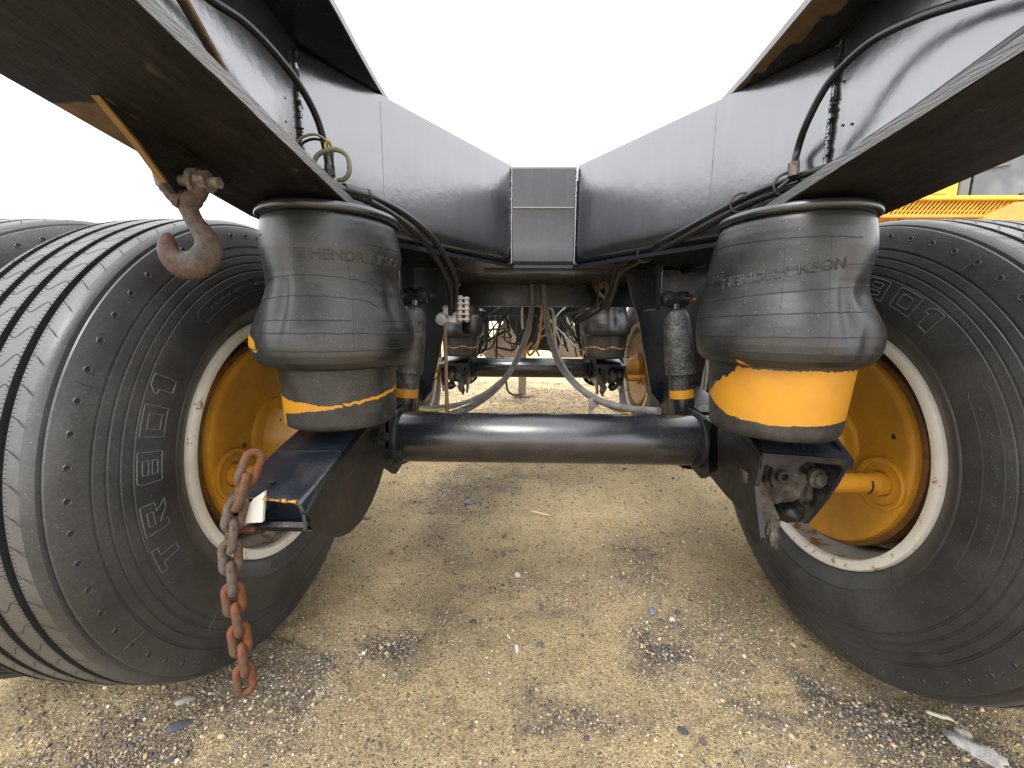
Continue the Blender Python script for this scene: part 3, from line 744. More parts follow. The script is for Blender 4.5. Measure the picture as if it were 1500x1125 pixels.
# the right-hand brake is handed: its cam sits behind the axle like the left one
def mirror_brakes():
    for w in [o for o in bpy.data.objects if o.name.split('.')[0] == 'wheel' and o.rotation_euler.z > 1 and abs(o.location.x) < 1]:
        for ch in list(w.children):
            if ch.name.split('.')[0] in ('cam_flange', 'camshaft_tube', 'grease_slot', 'drain_holes', 'plate_seams'): ch.rotation_euler = (math.pi, 0, 0)
            if ch.name.split('.')[0] in ('cam_flange', 'camshaft_tube', 'grease_slot'): ch.location = (0, 0, -.08)
            if ch.name.split('.')[0] in ('letter', 'sidewall_marks'): ch.rotation_euler = (R(-100), 0, 0)
mirror_brakes()

# --- air bags
BX, BY = .447, .803
BP = [(1.028, .112), (1.024, .119), (1.014, .1225), (.995, .1245), (.965, .1250), (.940, .1235), (.920, .1225), (.900, .1235), (.880, .127), (.860, .133), (.840, .1395), (.820, .1455), (.800, .1490), (.785, .1500), (.770, .1490), (.757, .1450), (.747, .1370), (.742, .1260), (.741, .1150)]
def bag_r(th, z, sd):                                  # th: 0 towards the viewer, + to the right
    pz = [p[0] for p in BP][::-1]; pr = [p[1] for p in BP][::-1]
    ze = .750 if sd < 0 else .761
    r = float(np.interp(1.028-(1.028-z)*.287/(1.028-ze), pz, pr))
    g = lambda t0, z0, st, sz, a: a*math.exp(-(((th-t0+math.pi) % (2*math.pi)-math.pi)/st)**2-((z-z0)/sz)**2)
    th = th-.43 if sd < 0 else th+.57
    if sd < 0:
        r += g(1.2, .922, .34, .018, -.006)+g(1.25, .965, .4, .025, .007)+g(-1.35, .905, .30, .028, -.004)+g(-1.55, .80, .4, .04, .006)+g(.85, .87, .13, .05, -.007)+g(-.72, .86, .12, .06, -.008)+g(1.5, .84, .35, .04, .006)+g(.0, .83, .5, .05, -.003)
    else:
        r += g(1.10, .885, .26, .030, -.010)+g(-1.3, .93, .8, .05, .010)+g(-1.2, .99, .8, .03, .004)+g(.72, .86, .13, .06, -.010)+g(1.45, .82, .45, .045, .007)+g(1.3, .97, .4, .03, .004)+g(-1.4, .90, .6, .06, .010)+g(-1.5, .86, .5, .05, .008)+g(.95, .80, .10, .04, -.006)+g(-.2, .90, .7, .06, .006)
    return r + .0009*mnoise.noise(Vector((math.cos(th)*2.5, math.sin(th)*2.5, z*22+sd)))
def bag_pt(th, z, sd, off=0., cx=None):
    r = bag_r(th, z, sd)+off; return (r*math.sin(th), -r*math.cos(th), z)
def air_bag(sd):
    X = sd*BX; e = empty('air_bag', (X, BY-YW, 0), trailer)
    e['label'] = ('left' if sd < 0 else 'right')+' black rubber air bag'
    n = 220; ze = .750 if sd < 0 else .761; zs = np.concatenate([np.linspace(1.028, ze+.019, 90), np.linspace(ze+.016, ze, 12)])
    b = MB(); vs = [bag_pt(2*math.pi*j/n, z, sd) for z in zs for j in range(n)]; k = len(zs)
    b.add(vs, [(i*n+j, i*n+(j+1) % n, (i+1)*n+(j+1) % n, (i+1)*n+j) for i in range(k-1) for j in range(n)])
    mk = []
    for z in zs:
        for j in range(n):
            th = (2*math.pi*j/n+math.pi) % (2*math.pi)-math.pi
            if sd < 0: v = 1.05*math.exp(-((th+.92)/.26)**4-((z-.803+.05*(th+.92))/.012)**4)
            else: v = .95*math.exp(-((th+.95+9*(z-.765))/.05)**2-((z-.765)/.010)**2)
            mk.append(v)
    b.build('bellows', M['bag'], e, 60, mk)
    # mould lines
    ln = MB()
    rows = [(.988, -1.9, -.7, 0), (.950, -1.9, -1.2, 0), (.905, -.95, 1.05, .012), (.872, -.9, 1.0, .010), (.862, -1.9, -1.0, 0), (.84, 1.0, 1.9, 0), (.815, -1.8, 1.8, .003), (.79, -1.2, 1.5, -.003), (.840, -.6, .6, .0), (.975, .9, 1.6, 0)] if sd < 0 else \
           [(.985, -1.8, .3, .006), (.915, -1.8, .95, -.030), (.880, -1.8, 1.25, -.030), (.850, -1.9, .5, -.010), (.86, 1.0, 1.8, .01), (.815, -1.8, 1.9, -.004), (.96, .7, 1.9, -.02), (.79, -1.0, 1.5, .004)]
    for (z0, a, c, bow) in rows:
        P = []
        for i in range(60):
            t_ = i/59; th = a+(c-a)*t_
            z = z0 + (bow*(1-(2*t_-1)**2) if sd < 0 else -bow*t_) + .0012*math.sin(i*.9+z0*50)*.4 - (.010*max(0, (abs(2*t_-1)-.88)/.12) if bow > .005 and sd < 0 else 0)
            P.append(bag_pt(th, z, sd, .00005))
        ln.tube(P, .0009, 5)
    for th in (-.62, .62, -.1):
        ln.tube([bag_pt(th+.02*math.sin(z*30), z, sd, -.0003) for z in np.linspace(.985, .80, 30)], .0005, 5)
    ln.build('mould_lines', M['bag_line'], e, 60)['kind'] = 'stuff'
    # raised maker's name
    tx = MB()
    def put(vs, fs, th0, z0, slope):
        rr = .125
        tx.add([bag_pt(th0+x/rr, z0+y+slope*x, sd, .0003+zz) for (x, y, zz) in vs], fs)
    if sd < 0: th0, z0, sl = .74, .950, -.01
    else: th0, z0, sl = -.80, .925, .14
    vs, fs = text_mesh('HENDRICKSON', .0245, .0008, sx=1.12); put(vs, fs, th0+.16, z0, sl)
    lw = .0098
    rect = lambda x0, y0, x1, y1: spline([(x0, y0, 0), (x1, y0, 0)], 6)+spline([(x1, y0, 0), (x1, y1, 0)], 6)+spline([(x1, y1, 0), (x0, y1, 0)], 6)+spline([(x0, y1, 0), (x0, y0, 0)], 6)
    lg = MB()
    for (x0, y0, x1, y1) in ((-.012, -.010, .012, .010), (-.007, -.0055, -.001, -.001), (.001, .001, .007, .0055), (-.007, .001, -.001, .0055), (.001, -.0055, .007, -.001)): lg.tube(rect(x0, y0, x1, y1)[:-1], .0006, 5, closed=False)
    put(lg.v, lg.f, th0-.72, z0, sl)
    tx.build('maker_lettering', M['bag_text'], e, 60)['kind'] = 'stuff'
    # top bead plate
    pl = MB(); pl.lathe([(1.041, .001), (1.0412, .118), (1.040, .125), (1.036, .1285), (1.030, .1290), (1.026, .1265), (1.024, .120), (1.026, .112)], 96, 'z'); pl.build('top_plate', M['black'], e, 45)
    # piston
    dz = 0 if sd < 0 else -.009; pz = np.concatenate([np.linspace(.785, .648+dz, 60), [.642+dz, .637+dz, .634+dz, .633+dz]]); pr_ = [(.1125 if sd < 0 else .126)-(.785-z)*(.035 if sd < 0 else .075) for z in pz[:60]]+([.1070, .1050, .100, .09] if sd < 0 else [.1130, .110, .105, .09])
    b = MB(); b.lathe(list(zip(pz, pr_)), n, 'z'); b.f.append(tuple(range((len(pz)-1)*n, len(pz)*n)))
    mk = []
    for z in pz:
        for j in range(n):
            a = 2*math.pi*j/n; x, y = math.cos(a), math.sin(a); th = math.atan2(x, -y)
            jag = .004*mnoise.noise(Vector((th*9, 0, 1)))+.006*abs(mnoise.noise(Vector((th*21, 0, 7))))
            if sd < 0: up = .689-.012*(th+.2)+.016*max(0, th-.5)+jag*.6; lo = .652 + (.012 if th > -.75 else -.012) + .014*(th+.75)*(th > -.75) + jag*.8; up = max(up, lo+.006)
            else: up = (.757+jag) if th > -1.05 else .757+.08*(th+1.05)+jag*2.2; lo = .660-.004*th+.006*math.sin(th*2.2)+jag*.3; lo = max(lo, .660-.05*(th+1.2)) if th < -1.2 else lo
            mk.append(max(0., min(1., .5+min(z-lo, up-z, (1.9-abs(th))*.1)/.006)))
    b.build('piston', M['piston'], e, 45, mk)
    return e
bags = [air_bag(-1), air_bag(1)]
for o in bags:
    c = copy_tree(o, trailer); c.location.y += 1.652; c['label'] = o['label']+' on the forward axle'
    for ch in c.children:                    # the forward pistons carry only a thin yellow stripe
        if ch.name.startswith('piston'):
            ch.data = ch.data.copy(); ch.data.attributes['paint'].data.foreach_set('value', [max(0., .75-abs(v.co.z-.692-.006*math.sin(v.co.x*60))/.012) for v in ch.data.vertices])

# --- suspension arms
def arm_left():
    x0, x1 = -.535, -.400
    b = TB(); top = [(.556, .568), (.60, .578), (.66, .591), (.72, .604), (.80, .6213)]
    # folded box: top plate with rounded inner corner
    vs = []; sec = lambda y, z: [(x0, y+.022, z-.060), (x0, y+.020, z-.006), (x0+.006, y+.020, z), (x1-.022, y+.002, z), (x1-.010, y, z-.003), (x1-.003, y, z-.010), (x1, y, z-.022), (x1, y, z-.045)]
    for (y, z) in top: vs += sec(y, z)
    k = 8; b.add(vs, [(i*k+j, i*k+j+1, (i+1)*k+j+1, (i+1)*k+j) for i in range(len(top)-1) for j in range(k-1)])
    # inner skin gives the plate its thickness
    vs2 = [(x+.005 if x < -.5 else x-.005 if x > -.41 else x, y, z-.005) for (x, y, z) in vs]; b.add(vs2, [(i*k+j, (i+1)*k+j, (i+1)*k+j+1, i*k+j+1) for i in range(len(top)-1) for j in range(k-1)])
    o2 = len(vs); b.f += [(j, o2+j, o2+j+1, j+1) for j in range(k-1)]
    e = b.build('suspension_arm', M['armpaint'], None, 50)
    s = TB(); poly = [(.553, .550), (.566, .528), (.586, .500), (.61, .478), (.645, .456), (.69, .440), (.74, .435), (.80, .446), (.85, .468), (.895, .502), (.925, .545), (.93, .60), (.88, .622), (.80, .618), (.72, .600), (.66, .586), (.60, .570)]
    s.prism(poly, .010, 'yz', -.405); sp_ = s.build('side_plate', M['grimy'], e, 25)
    s = TB(); s.prism([(y+.02, z) for (y, z) in poly], .008, 'yz', x0-.004); s.build('side_plate', M['black'], e, 25)
    u = TB(); u.prism([(.574, .514), (.60, .492), (.66, .458), (.74, .441), (.80, .452), (.80, .46), (.74, .449), (.66, .466), (.60, .50), (.580, .520)], .118, 'yz', x0+.006); u.build('bottom_plate', M['grimy'], e, 25)
    cp = TB(); cp.add([(x0+.008, .600, .566), (-.410, .578, .553), (x0+.008, .612, .535), (-.410, .590, .530), (x0+.008, .606, .498), (-.410, .590, .498), (x0+.008, .66, .47), (-.410, .66, .46)], [(0, 1, 3, 2), (2, 3, 5, 4), (4, 5, 7, 6)]); cp.build('end_cap', M['armpaint'], e, 60)
    d = TB(); d.box((x0+.006, .70, .47), (-.407, .705, .60)); d.build('inner_web', M['grimy'], e, 20)
    rl = TB()                                     # scraped yellow edge at the open end
    for i in range(16):
        t_ = i/15; x = -.505+.085*t_; rl.tube([(x, .5755-.016*t_, .5655-.001*random.random()), (x+.007, .574-.016*t_, .5650)], random.uniform(.002, .004), 5)
    rl.build('scraped_edge', M['yellow'], e, 60)['kind'] = 'stuff'
    h = TB(); h.lathe([(.5795, .0065), (.5803, .005), (.5798, .0002)], 12, 'z', (-.478, .600, 0)); h.build('drain_hole', M['sipe'], e, 40)
    bo = TB(); bo.bolt((-.396, .845, .585), (1, -.25, 0), .020, .016); bo.cyl((-.40, .846, .585), (-.394, .8445, .585), .027, 20); bo.cyl((-.385, .842, .585), (-.368, .838, .585), .010, 12); bo.build('pivot_bolt', M['grimy'], e, 40)
    bo = TB(); bo.cyl((-.40, .90, .525), (-.375, .892, .525), .011, 10)
    for i in range(5): bo.lathe([(-.376+.0045*i, .0095), (-.374+.0045*i, .0115), (-.372+.0045*i, .0095)], 12, 'x', (0, .894, .525))
    bo.build('lock_bolt', M['grimy'], e, 40)
    return e
def arm_right(sd=1, parent=None):
    xi, xo = sd*.395, sd*.563
    e = empty('suspension_arm', (0, 0, 0), trailer)
    poly_o = [(.745, .585), (.748, .566), (.765, .520), (.79, .470), (.812, .430), (.83, .400), (.86, .40), (.93, .42), (.97, .47), (.97, .60), (.90, .625), (.80, .622)]
    a = TB(); a.prism(poly_o, sd*.009, 'yz', xo); a.build('side_plate', M['black'], e, 25)
    poly_i = [(.745, .590), (.742, .560), (.750, .52), (.735, .48), (.715, .43), (.722, .408), (.745, .412), (.79, .45), (.85, .455), (.93, .47), (.95, .54), (.94, .62), (.86, .625), (.80, .620)]
    a = TB(); a.prism(poly_i, sd*.010, 'yz', xi); a.build('side_plate', M['grimy'], e, 25)
    a = TB(); vs = []
    for (y, z) in ((.742, .583), (.752, .590), (.80, .602), (.90, .618)): vs += [(xi, y, z), (xo+sd*.009, y, z), (xi, y, z-.008), (xo+sd*.009, y, z-.008)]
    fs = []
    for i in range(3): q = i*4; fs += [(q, q+1, q+5, q+4), (q+2, q+6, q+7, q+3), (q, q+4, q+6, q+2), (q+1, q+3, q+7, q+5)]
    fs += [(0, 2, 3, 1), (12, 13, 15, 14)]; a.add(vs, fs); a.build('top_plate', M['black'], e, 25)
    a = TB()                                      # rear lip plate with a big opening
    out = [(xi+sd*.002, .592), (xo+sd*.008, .582), (xo+sd*.008, .560), (xo-sd*.008, .560), (xo-sd*.016, .570), (xi+sd*.085, .576), (xi+sd*.070, .560), (xi+sd*.060, .535), (xi+sd*.045, .520), (xi+sd*.030, .522), (xi+sd*.022, .540), (xi+sd*.026, .562), (xi+sd*.010, .570), (xi+sd*.002, .560)]
    a.prism(out, .010, 'xz', .738); a.build('rear_lip', M['grimy'], e, 25)
    a = TB(); a.lathe([(.732, .013), (.728, .012), (.728, .007), (.7365, .007)], 20, 'y', (xi+sd*.042, 0, .548)); a.build('pin_boss', M['grimy'], e, 40)
    a = TB()                                      # slanting stay below
    a.prism([(xi-sd*.012, .545), (xi+sd*.030, .520), (xi+sd*.075, .440), (xi+sd*.058, .405), (xi+sd*.020, .46)], .012, 'xz', .775); a.build('stay_plate', M['mud'], e, 25)
    def lump(name, c, r, mat, seed, amp=.25):
        q = MB(); n, m = 20, 12; vs = []
        for i in range(m+1):
            for j in range(n):
                t_ = math.pi*i/m; p = 2*math.pi*j/n; v = Vector((math.sin(t_)*math.cos(p), math.sin(t_)*math.sin(p), math.cos(t_)))
                k = 1+amp*mnoise.noise(v*1.8+Vector((seed, 0, 0)))+amp*.5*mnoise.noise(v*5+Vector((0, seed, 0)))
                vs.append((c[0]+v.x*r[0]*k, c[1]-YW+v.y*r[1]*k, c[2]+v.z*r[2]*k))
        q.add(vs, [(i*n+j, i*n+(j+1) % n, (i+1)*n+(j+1) % n, (i+1)*n+j) for i in range(m) for j in range(n)])
        return q.build(name, mat, e, 60)
    lump('brake_chamber', (sd*.502, .82, .505), (.036, .04, .044), M['mud'], 3)
    lump('clevis', (sd*.512, .815, .440), (.028, .03, .024), M['grimy'], 5, .3)
    lump('mud_clump', (sd*.455, .80, .50), (.026, .03, .042), M['mud'], 8, .4)
    lump('slack_adjuster', (sd*.555, .84, .495), (.016, .03, .055), M['mud'], 9, .35)
    lump('mud_clump', (sd*.430, .735, .430), (.014, .012, .030), M['mud'], 12, .6)
    a = TB(); a.lathe([(.80, .022), (.792, .021), (.788, .014), (.784, .013), (.784, .001)], 20, 'y', (sd*.553, 0, .520)); a.build('adjuster_cap', M['mud'], e, 40)
    for (x, z) in ((sd*.5775, .563), (sd*.5775, .425)):
        pass
    return e
arm_left_o = arm_left(); arm_right_o = arm_right(1)
aL2 = arm_right(-1); aL2.location.y += 1.652
c = copy_tree(arm_right_o, trailer); c.location.y += 1.652

# --- dark brackets round the axle ends
for y in AX:
    for sd in (-1, 1):
        b = TB(); b.prism([(y-.10, .600), (y+.10, .605), (y+.16, .55), (y+.10, .46), (y-.04, .445), (y-.12, .50)], sd*.012, 'yz', sd*.395); b.build('axle_bracket', M['grimy'], None, 25)
        b = TB(); b.lathe([(0, .085), (.05, .088), (.09, .085), (.10, .07), (.12, .065), (.15, .06), (.155, .01)], 36, 'y', (sd*.33 if False else sd*.47, y+.18, .47)); b.build('brake_chamber', M['grimy'], None, 40)
        # long lower arm going forward to the hanger
        b = TB(); b.prism([(y+.05, .60), (y+.50, .66), (y+.54, .62), (y+.50, .57), (y+.05, .49)], sd*.10, 'yz', sd*.42); b.build('trailing_beam', M['grimy'], None, 25)
# --- hanger brackets
for dy in (0, 1.652):
    for sd in (-1, 1):
        b = TB(); Yh = 1.36+dy
        b.prism([(sd*.272, 1.017), (sd*.600, 1.017), (sd*.575, .80), (sd*.55, .60), (sd*.47, .56), (sd*.43, .545), (sd*.385, .60), (sd*.330, .84)], .012, 'xz', Yh)
        b.prism([(Yh+.013, 1.017), (Yh+.20, 1.017), (Yh+.26, .70), (Yh+.22, .56), (Yh+.10, .53), (Yh+.013, .56)], sd*.010, 'yz', sd*.455)
        hb = b.build('hanger_bracket', M['navy'], None, 20)
        wd = TB()
        for i in range(26):
            x = sd*(.276+.0073*i); r = random.uniform(.003, .0055); wd.tube([(x, Yh-.001, 1.015), (x+sd*.007, Yh-.002, 1.0155)], [r, r*.8], 5)
        wd.build('weld_bead', M['axle'], hb, 60)['kind'] = 'stuff'
        s = TB(); s.tube([(sd*.47, Yh-.01, 1.012), (sd*.62, Yh-.30, 1.045)], .010, 8); s.build('stay_rod', M['black'], hb, 40)
# --- shock absorbers
def shock(sd):
    e = empty('shock_absorber', (0, 0, 0), trailer)
    if sd < 0: T, B = at(608, 447, 1.15), at(589, 640, 1.13)
    else: T, B = at(990, 452, 1.15), at(1003, 640, 1.13)
    d = (B-T); L = d.length; d.normalize(); P = lambda t_: T+d*(L*t_)
    b = TB(); pts = [P(t_) for t_ in (0, .02, .05, .12, .3, .45, .50, .505)]; b.tube(pts, [.012, .026, .032, .036, .040, .040, .041, .036], 28); b.build('dust_tube', M['shock'], e, 50)
    b = TB(); b.tube([P(.50), P(.62)], .0335, 28); b.build('upper_body', M['shock'], e, 50)
    b = TB(); b.tube([P(.62), P(.66), P(.685)], .0338, 28); b.build('paint_band', M['yellow'], e, 50)
    b = TB(); b.tube([P(.685), P(1)], .0335, 28); b.build('lower_body', M['axle'], e, 50)
    b = TB(); c = P(-.07); b.lathe([(c.x-.034, .018), (c.x-.032, .022), (c.x-.012, .023), (c.x-.010, .019), (c.x+.010, .019), (c.x+.012, .023), (c.x+.032, .022), (c.x+.034, .018)], 24, 'x', (0, c.y, c.z), cap=True)
    b.tube([c, P(.02)], .014, 12); b.build('upper_eye', M['axle'], e, 40)
    b = TB(); b.bolt((c.x+.034, c.y, c.z), (1, 0, 0), .013, .010); b.cyl((c.x+.044, c.y, c.z), (c.x+.056, c.y, c.z), .007, 10); b.build('mount_bolt', M['brass'] if sd > 0 else M['axle'], e, 30)
    b = TB(); b.box((c.x-.05, c.y+.01, c.z-.03), (c.x-.036, c.y+.12, c.z+.10), .003); b.build('mount_ear', M['navy'], e, 30)
    return e
for sd in (-1, 1):
    s0 = shock(sd); c = copy_tree(s0, trailer); c.location.y += 1.652

# --- hoses and cables
def hose(pts, r, mat, name='air_hose', n=10, k=8):
    b = TB(); b.tube(spline(pts, k), r, n); return b.build(name, mat, None, 60)
# left: hose dropping past the web, fitting, pair running down the spine plate
hose([atx(255, -45, -.475), atx(310, 0, -.465), atx(355, 30, -.455), atx(400, 75, -.447), atx(440, 127, -.44), atx(465, 175, -.435), atx(478, 225, -.435), at(482, 262, .765)], .0062, M['hose'])
b = TB(); p = at(482, 262, .765); q = at(483, 243, .765); b.cyl(q, p, .0095, 8); b.tube([p, at(484, 270, .767), at(492, 277, .775), at(505, 280, .79)], [.0105, .012, .012, .010], 10); b.bolt(at(482, 250, .765), (0, 0, -1), .0115, .009); b.build('hose_fitting', M['hose'], None, 35)
hose([at(503, 276, .79), at(540, 287, .84), at(590, 312, .92), at(630, 345, 1.0), at(657, 385, 1.08), at(668, 415, 1.15), at(665, 455, 1.22)], .0080, M['hose'])
hose([at(505, 282, .79), at(545, 297, .845), at(590, 325, .92), at(625, 358, 1.0), at(648, 395, 1.08), at(659, 425, 1.15), at(660, 460, 1.22)], .0075, M['hose'])
b = TB(); b.tube([at(503, 278, .79), at(538, 288, .838)], .0125, 12); b.tube([at(536, 287, .836), at(541, 290, .842)], .0150, 12); b.build('hose_sleeve', M['hose'], None, 40)
hose([at(428, 222, .745), at(440, 203, .745), at(462, 197, .745), at(480, 208, .75), at(487, 222, .755), at(487, 245, .765), at(484, 262, .765)], .0022, M['plastic_grey'], 'loose_wire', 6)
hose([at(430, 228, .75), at(446, 208, .75), at(468, 205, .75), at(484, 225, .755), at(489, 252, .765)], .0022, M['hose'], 'loose_wire', 6)
hose([at(478, 262, .76), at(461, 243, .755), at(467, 226, .75), at(490, 219, .748), at(508, 228, .75), at(512, 250, .755), at(505, 262, .76), at(495, 264, .765)], .0042, M['plastic_grey'], 'loose_wire', 8)
hose([at(482, 230, .757), at(487, 215, .752), at(481, 206, .75), at(476, 214, .75), at(484, 224, .75)], .0020, M['wire_yellow'], 'loose_wire', 6)
b = TB(); b.tube([at(240, -48, .37), at(268, 0, .425), at(308, 70, .505), at(352, 150, .60)], .0060, 8); b.build('brake_rod', M['rod_brown'], None, 50)
# right: looping hose, hose pair along the plate, long tube on the flange
hose([atx(1600, -35, .462), atx(1500, -18, .458), atx(1425, 0, .455), atx(1340, 28, .45), atx(1270, 65, .445), atx(1215, 120, .44), atx(1182, 180, .44), atx(1167, 225, .447), at(1163, 250, .785)], .0062, M['hose'])
b = TB(); b.cyl(at(1163, 238, .785), at(1162, 258, .785), .0092, 10); b.build('hose_fitting', M['steel'], None, 40)
ra = [(1290, 210, .70), (1225, 240, .745), (1160, 262, .80), (1090, 290, .88), (1000, 338, 1.02), (930, 375, 1.2), (905, 390, 1.27), (896, 415, 1.35), (885, 445, 1.45)]
hose([at(*p) for p in ra], .0062, M['hose']); hose([at(p[0]+(4 if p[0] < 1100 else 10), p[1]+9, p[2]) for p in ra], .0080, M['hose'])
for (px, py, Y) in ((1152, 268, .805), (945, 371, 1.16), (1086, 295, .885)):
    b = TB(); c0 = at(px, py+2, Y-.004); b.tube([c0+Vector((.020*math.cos(a), -.006*math.cos(a), .020*math.sin(a))) for a in [2*math.pi*i/16 for i in range(16)]], .0028, 6, closed=True); b.build('cable_tie', M['hose'], None, 50)
b = TB(); b.tube(spline([at(1140, 277, .80), at(1160, 260, .79), at(1166, 250, .78)], 5), .004, 6); b.build('cable_tie', M['hose'], None, 50)
hose([atx(1580, 2, .455), atx(1500, 55, .445), atx(1420, 112, .44), atx(1340, 168, .435), atx(1270, 213, .43)], [.0105]*33, M['hose'], 'air_pipe')
# centre: two dusty brake hoses hanging in an arch
hose([at(780, 398, 1.93), at(780, 430, 1.92), at(777, 465, 1.90), at(766, 505, 1.84), at(750, 540, 1.74), at(728, 568, 1.60), at(700, 590, 1.44), at(668, 605, 1.26), at(640, 612, 1.15)], .0125, M['hose_grey'], 'brake_hose', 12)
hose([at(797, 398, 1.93), at(797, 430, 1.92), at(800, 470, 1.90), at(808, 505, 1.84), at(822, 538, 1.74), at(845, 565, 1.60), at(874, 585, 1.44), at(915, 598, 1.30), at(965, 603, 1.18)], .0130, M['hose_grey'], 'brake_hose', 12)
hose([at(804, 450, 1.98), at(810, 458, 1.97), at(812, 490, 1.93), at(818, 520, 1.86), at(833, 546, 1.74), at(855, 570, 1.60), at(878, 584, 1.46)], .0065, M['wire_white'], 'air_hose', 8)
hose([at(800, 440, 1.99), at(806, 480, 1.94), at(813, 512, 1.87), at(828, 541, 1.75), at(850, 568, 1.61), at(880, 590, 1.45), at(905, 602, 1.33), at(925, 606, 1.26)], .0050, M['wire_yellow'], 'loose_wire', 6)
hose([at(613, 598, 1.16), at(640, 597, 1.20), at(680, 590, 1.3), at(712, 575, 1.42), at(736, 556, 1.55)], .0075, M['hose_grey'], 'air_hose', 8)
hose([at(613, 600, 1.15), at(640, 601, 1.19), at(672, 594, 1.28), at(700, 580, 1.38)], .0050, M['wire_yellow'], 'loose_wire', 6)
hose([at(765, 445, 1.97), at(765, 470, 1.97), at(766, 482, 1.97)], .0060, M['wire_white'], 'air_hose', 8)
b = TB()
for (px, py, Y) in ((872, 584, 1.455),):
    for i in range(7):
        a = at(px+random.uniform(-3, 4), py+random.uniform(-4, 3), Y); d_ = at(px+random.uniform(-14, 4), py+random.uniform(12, 24), Y-.02); b.tube(spline([a, (a+d_)/2+Vector((random.uniform(-.02, .02), 0, .01)), d_], 4), .0045, 6)
b.build('cable_tie', M['hose_grey'], None, 50)
# yellow hanging link
b = TB(); b.box(at(788, 410, 1.96), at(806, 401, 1.94)); b.tube(spline([at(795, 405, 1.95), at(794, 440, 1.95), at(793, 470, 1.95), at(789, 500, 1.95), at(782, 515, 1.95), at(775, 520, 1.95), at(773, 510, 1.95), at(779, 502, 1.95)], 6), .0062, 8)
b.tube(spline([at(779, 440, 1.97), at(777, 480, 1.97), at(770, 505, 1.97), at(768, 524, 1.97)], 5), .0062, 8); b.build('yellow_stay', M['yellow'], None, 50)
for (px, py) in ((676, 418), (873, 408)):
    b = TB(); s_ = 1 if px > 750 else -1; b.prism([(at(px-5, py-12, 1.9).x, at(px, py-14, 1.9).z), (at(px+8, py-12, 1.9).x, at(px, py-14, 1.9).z), (at(px+s_*12, py+14, 1.9).x, at(px, py+14, 1.9).z), (at(px+s_*6, py+16, 1.9).x, at(px, py+16, 1.9).z)], .012, 'xz', 1.9); b.build('gusset', M['yellow'], None, 25)
# cable tangle further ahead
mats = [M['hose'], M['hose'], M['hose'], M['hose_grey'], M['hose'], M['wire_white'], M['steel']]
for i in range(44):
    Y = random.uniform(2.95, 3.4); x0 = random.uniform(705, 850); x1 = x0+random.uniform(-70, 70)
    P = [at(x0, 447, Y), at((2*x0+x1)/3+random.uniform(-18, 18), 470+random.uniform(-8, 12), Y), at((x0+2*x1)/3+random.uniform(-20, 20), 495+random.uniform(-12, 18), Y), at(x1, 512+random.uniform(-25, 14), Y+.1)]
    hose(P, random.uniform(.005, .011), random.choice(mats), 'cable', 7, 6)
for i in range(7):
    P = [at(868+random.uniform(-8, 20), 395, 1.75), at(885+random.uniform(-12, 14), 425, 1.8), at(880+random.uniform(-14, 14), 448, 1.9), at(845+random.uniform(-25, 20), 462+random.uniform(-6, 14), 2.1)]
    hose(P, random.uniform(.005, .009), random.choice(mats[:5]), 'cable', 7, 6)
for sd, xs in ((-1, ((704, 516), (742, 466), (771, 524), (712, 524))), (1, ((866, 516), (834, 466), (812, 524), (860, 524)))):
    b = TB(); P = [at(x, y, 3.7) for x, y in xs]; b.prism([(p.x, p.z) for p in P], .012, 'xz', 3.7); b.build('front_gusset', M['tan_steel'], None, 20)
b = TB(); b.box((-.49, 3.6, .915), (.49, 3.9, .925)); b.build('front_tray', M['tan_steel'], None, 20)
b = TB(); b.box((-.24, 4.02, .56), (.40, 4.38, 1.03), .02); b.build('front_dark_backdrop', M['navy'], None, 30)  # invented box, added as a dark backdrop behind the cables
b = TB(); lx = at(765, 560, 4.47).x; b.box((lx-.045, 4.43, .02), (lx+.045, 4.51, 1.04), .008); b.box((lx-.09, 4.37, .004), (lx+.09, 4.57, .022), .004); b.build('landing_leg', M['tan_steel'], None, 30)
hose([at(741, 556, 4.3), at(744, 572, 4.3), at(752, 578, 4.3), at(764, 578, 4.4)], .012, M['hose'], 'air_hose')
# height control valve, left
b = TB(); c = at(664, 462, 1.26); b.box(c+Vector((-.030, -.03, -.028)), c+Vector((.018, .03, .030)), .006); b.lathe([(c.y-.045, .016), (c.y-.03, .018), (c.y-.03, .020), (c.y-.02, .020)], 16, 'y', (c.x-.03, 0, c.z-.012), cap=True); vb = b.build('height_valve', M['alu'], None, 30)
b = TB(); c2 = at(679, 452, 1.24)
b.box(c2+Vector((-.016, -.01, -.042)), c2+Vector((-.003, .02, .040)), .003); b.box(c2+Vector((.004, -.01, -.042)), c2+Vector((.016, .02, .036)), .003)
for i in range(5): b.box(c2+Vector((-.018, -.014, -.036+.016*i)), c2+Vector((.018, .016, -.030+.016*i)), .001)
b.build('connector_block', M['connector'], vb, 30)
b = TB(); b.tube([at(652, 478, 1.22), at(653, 520, 1.20), at(655, 606, 1.12)], .0058, 8); b.build('valve_rod', M['rod_brown'], None, 40)
b = TB(); b.box(at(640, 466, 1.23), at(658, 472, 1.21)); b.build('valve_lever', M['alu'], None, 40)
b = TB(); b.lathe([(-.03, .03), (-.02, .035), (.02, .035), (.03, .03)], 20, 'z', at(692, 475, 1.3), cap=True); b.build('valve_cap', M['hose'], None, 40)

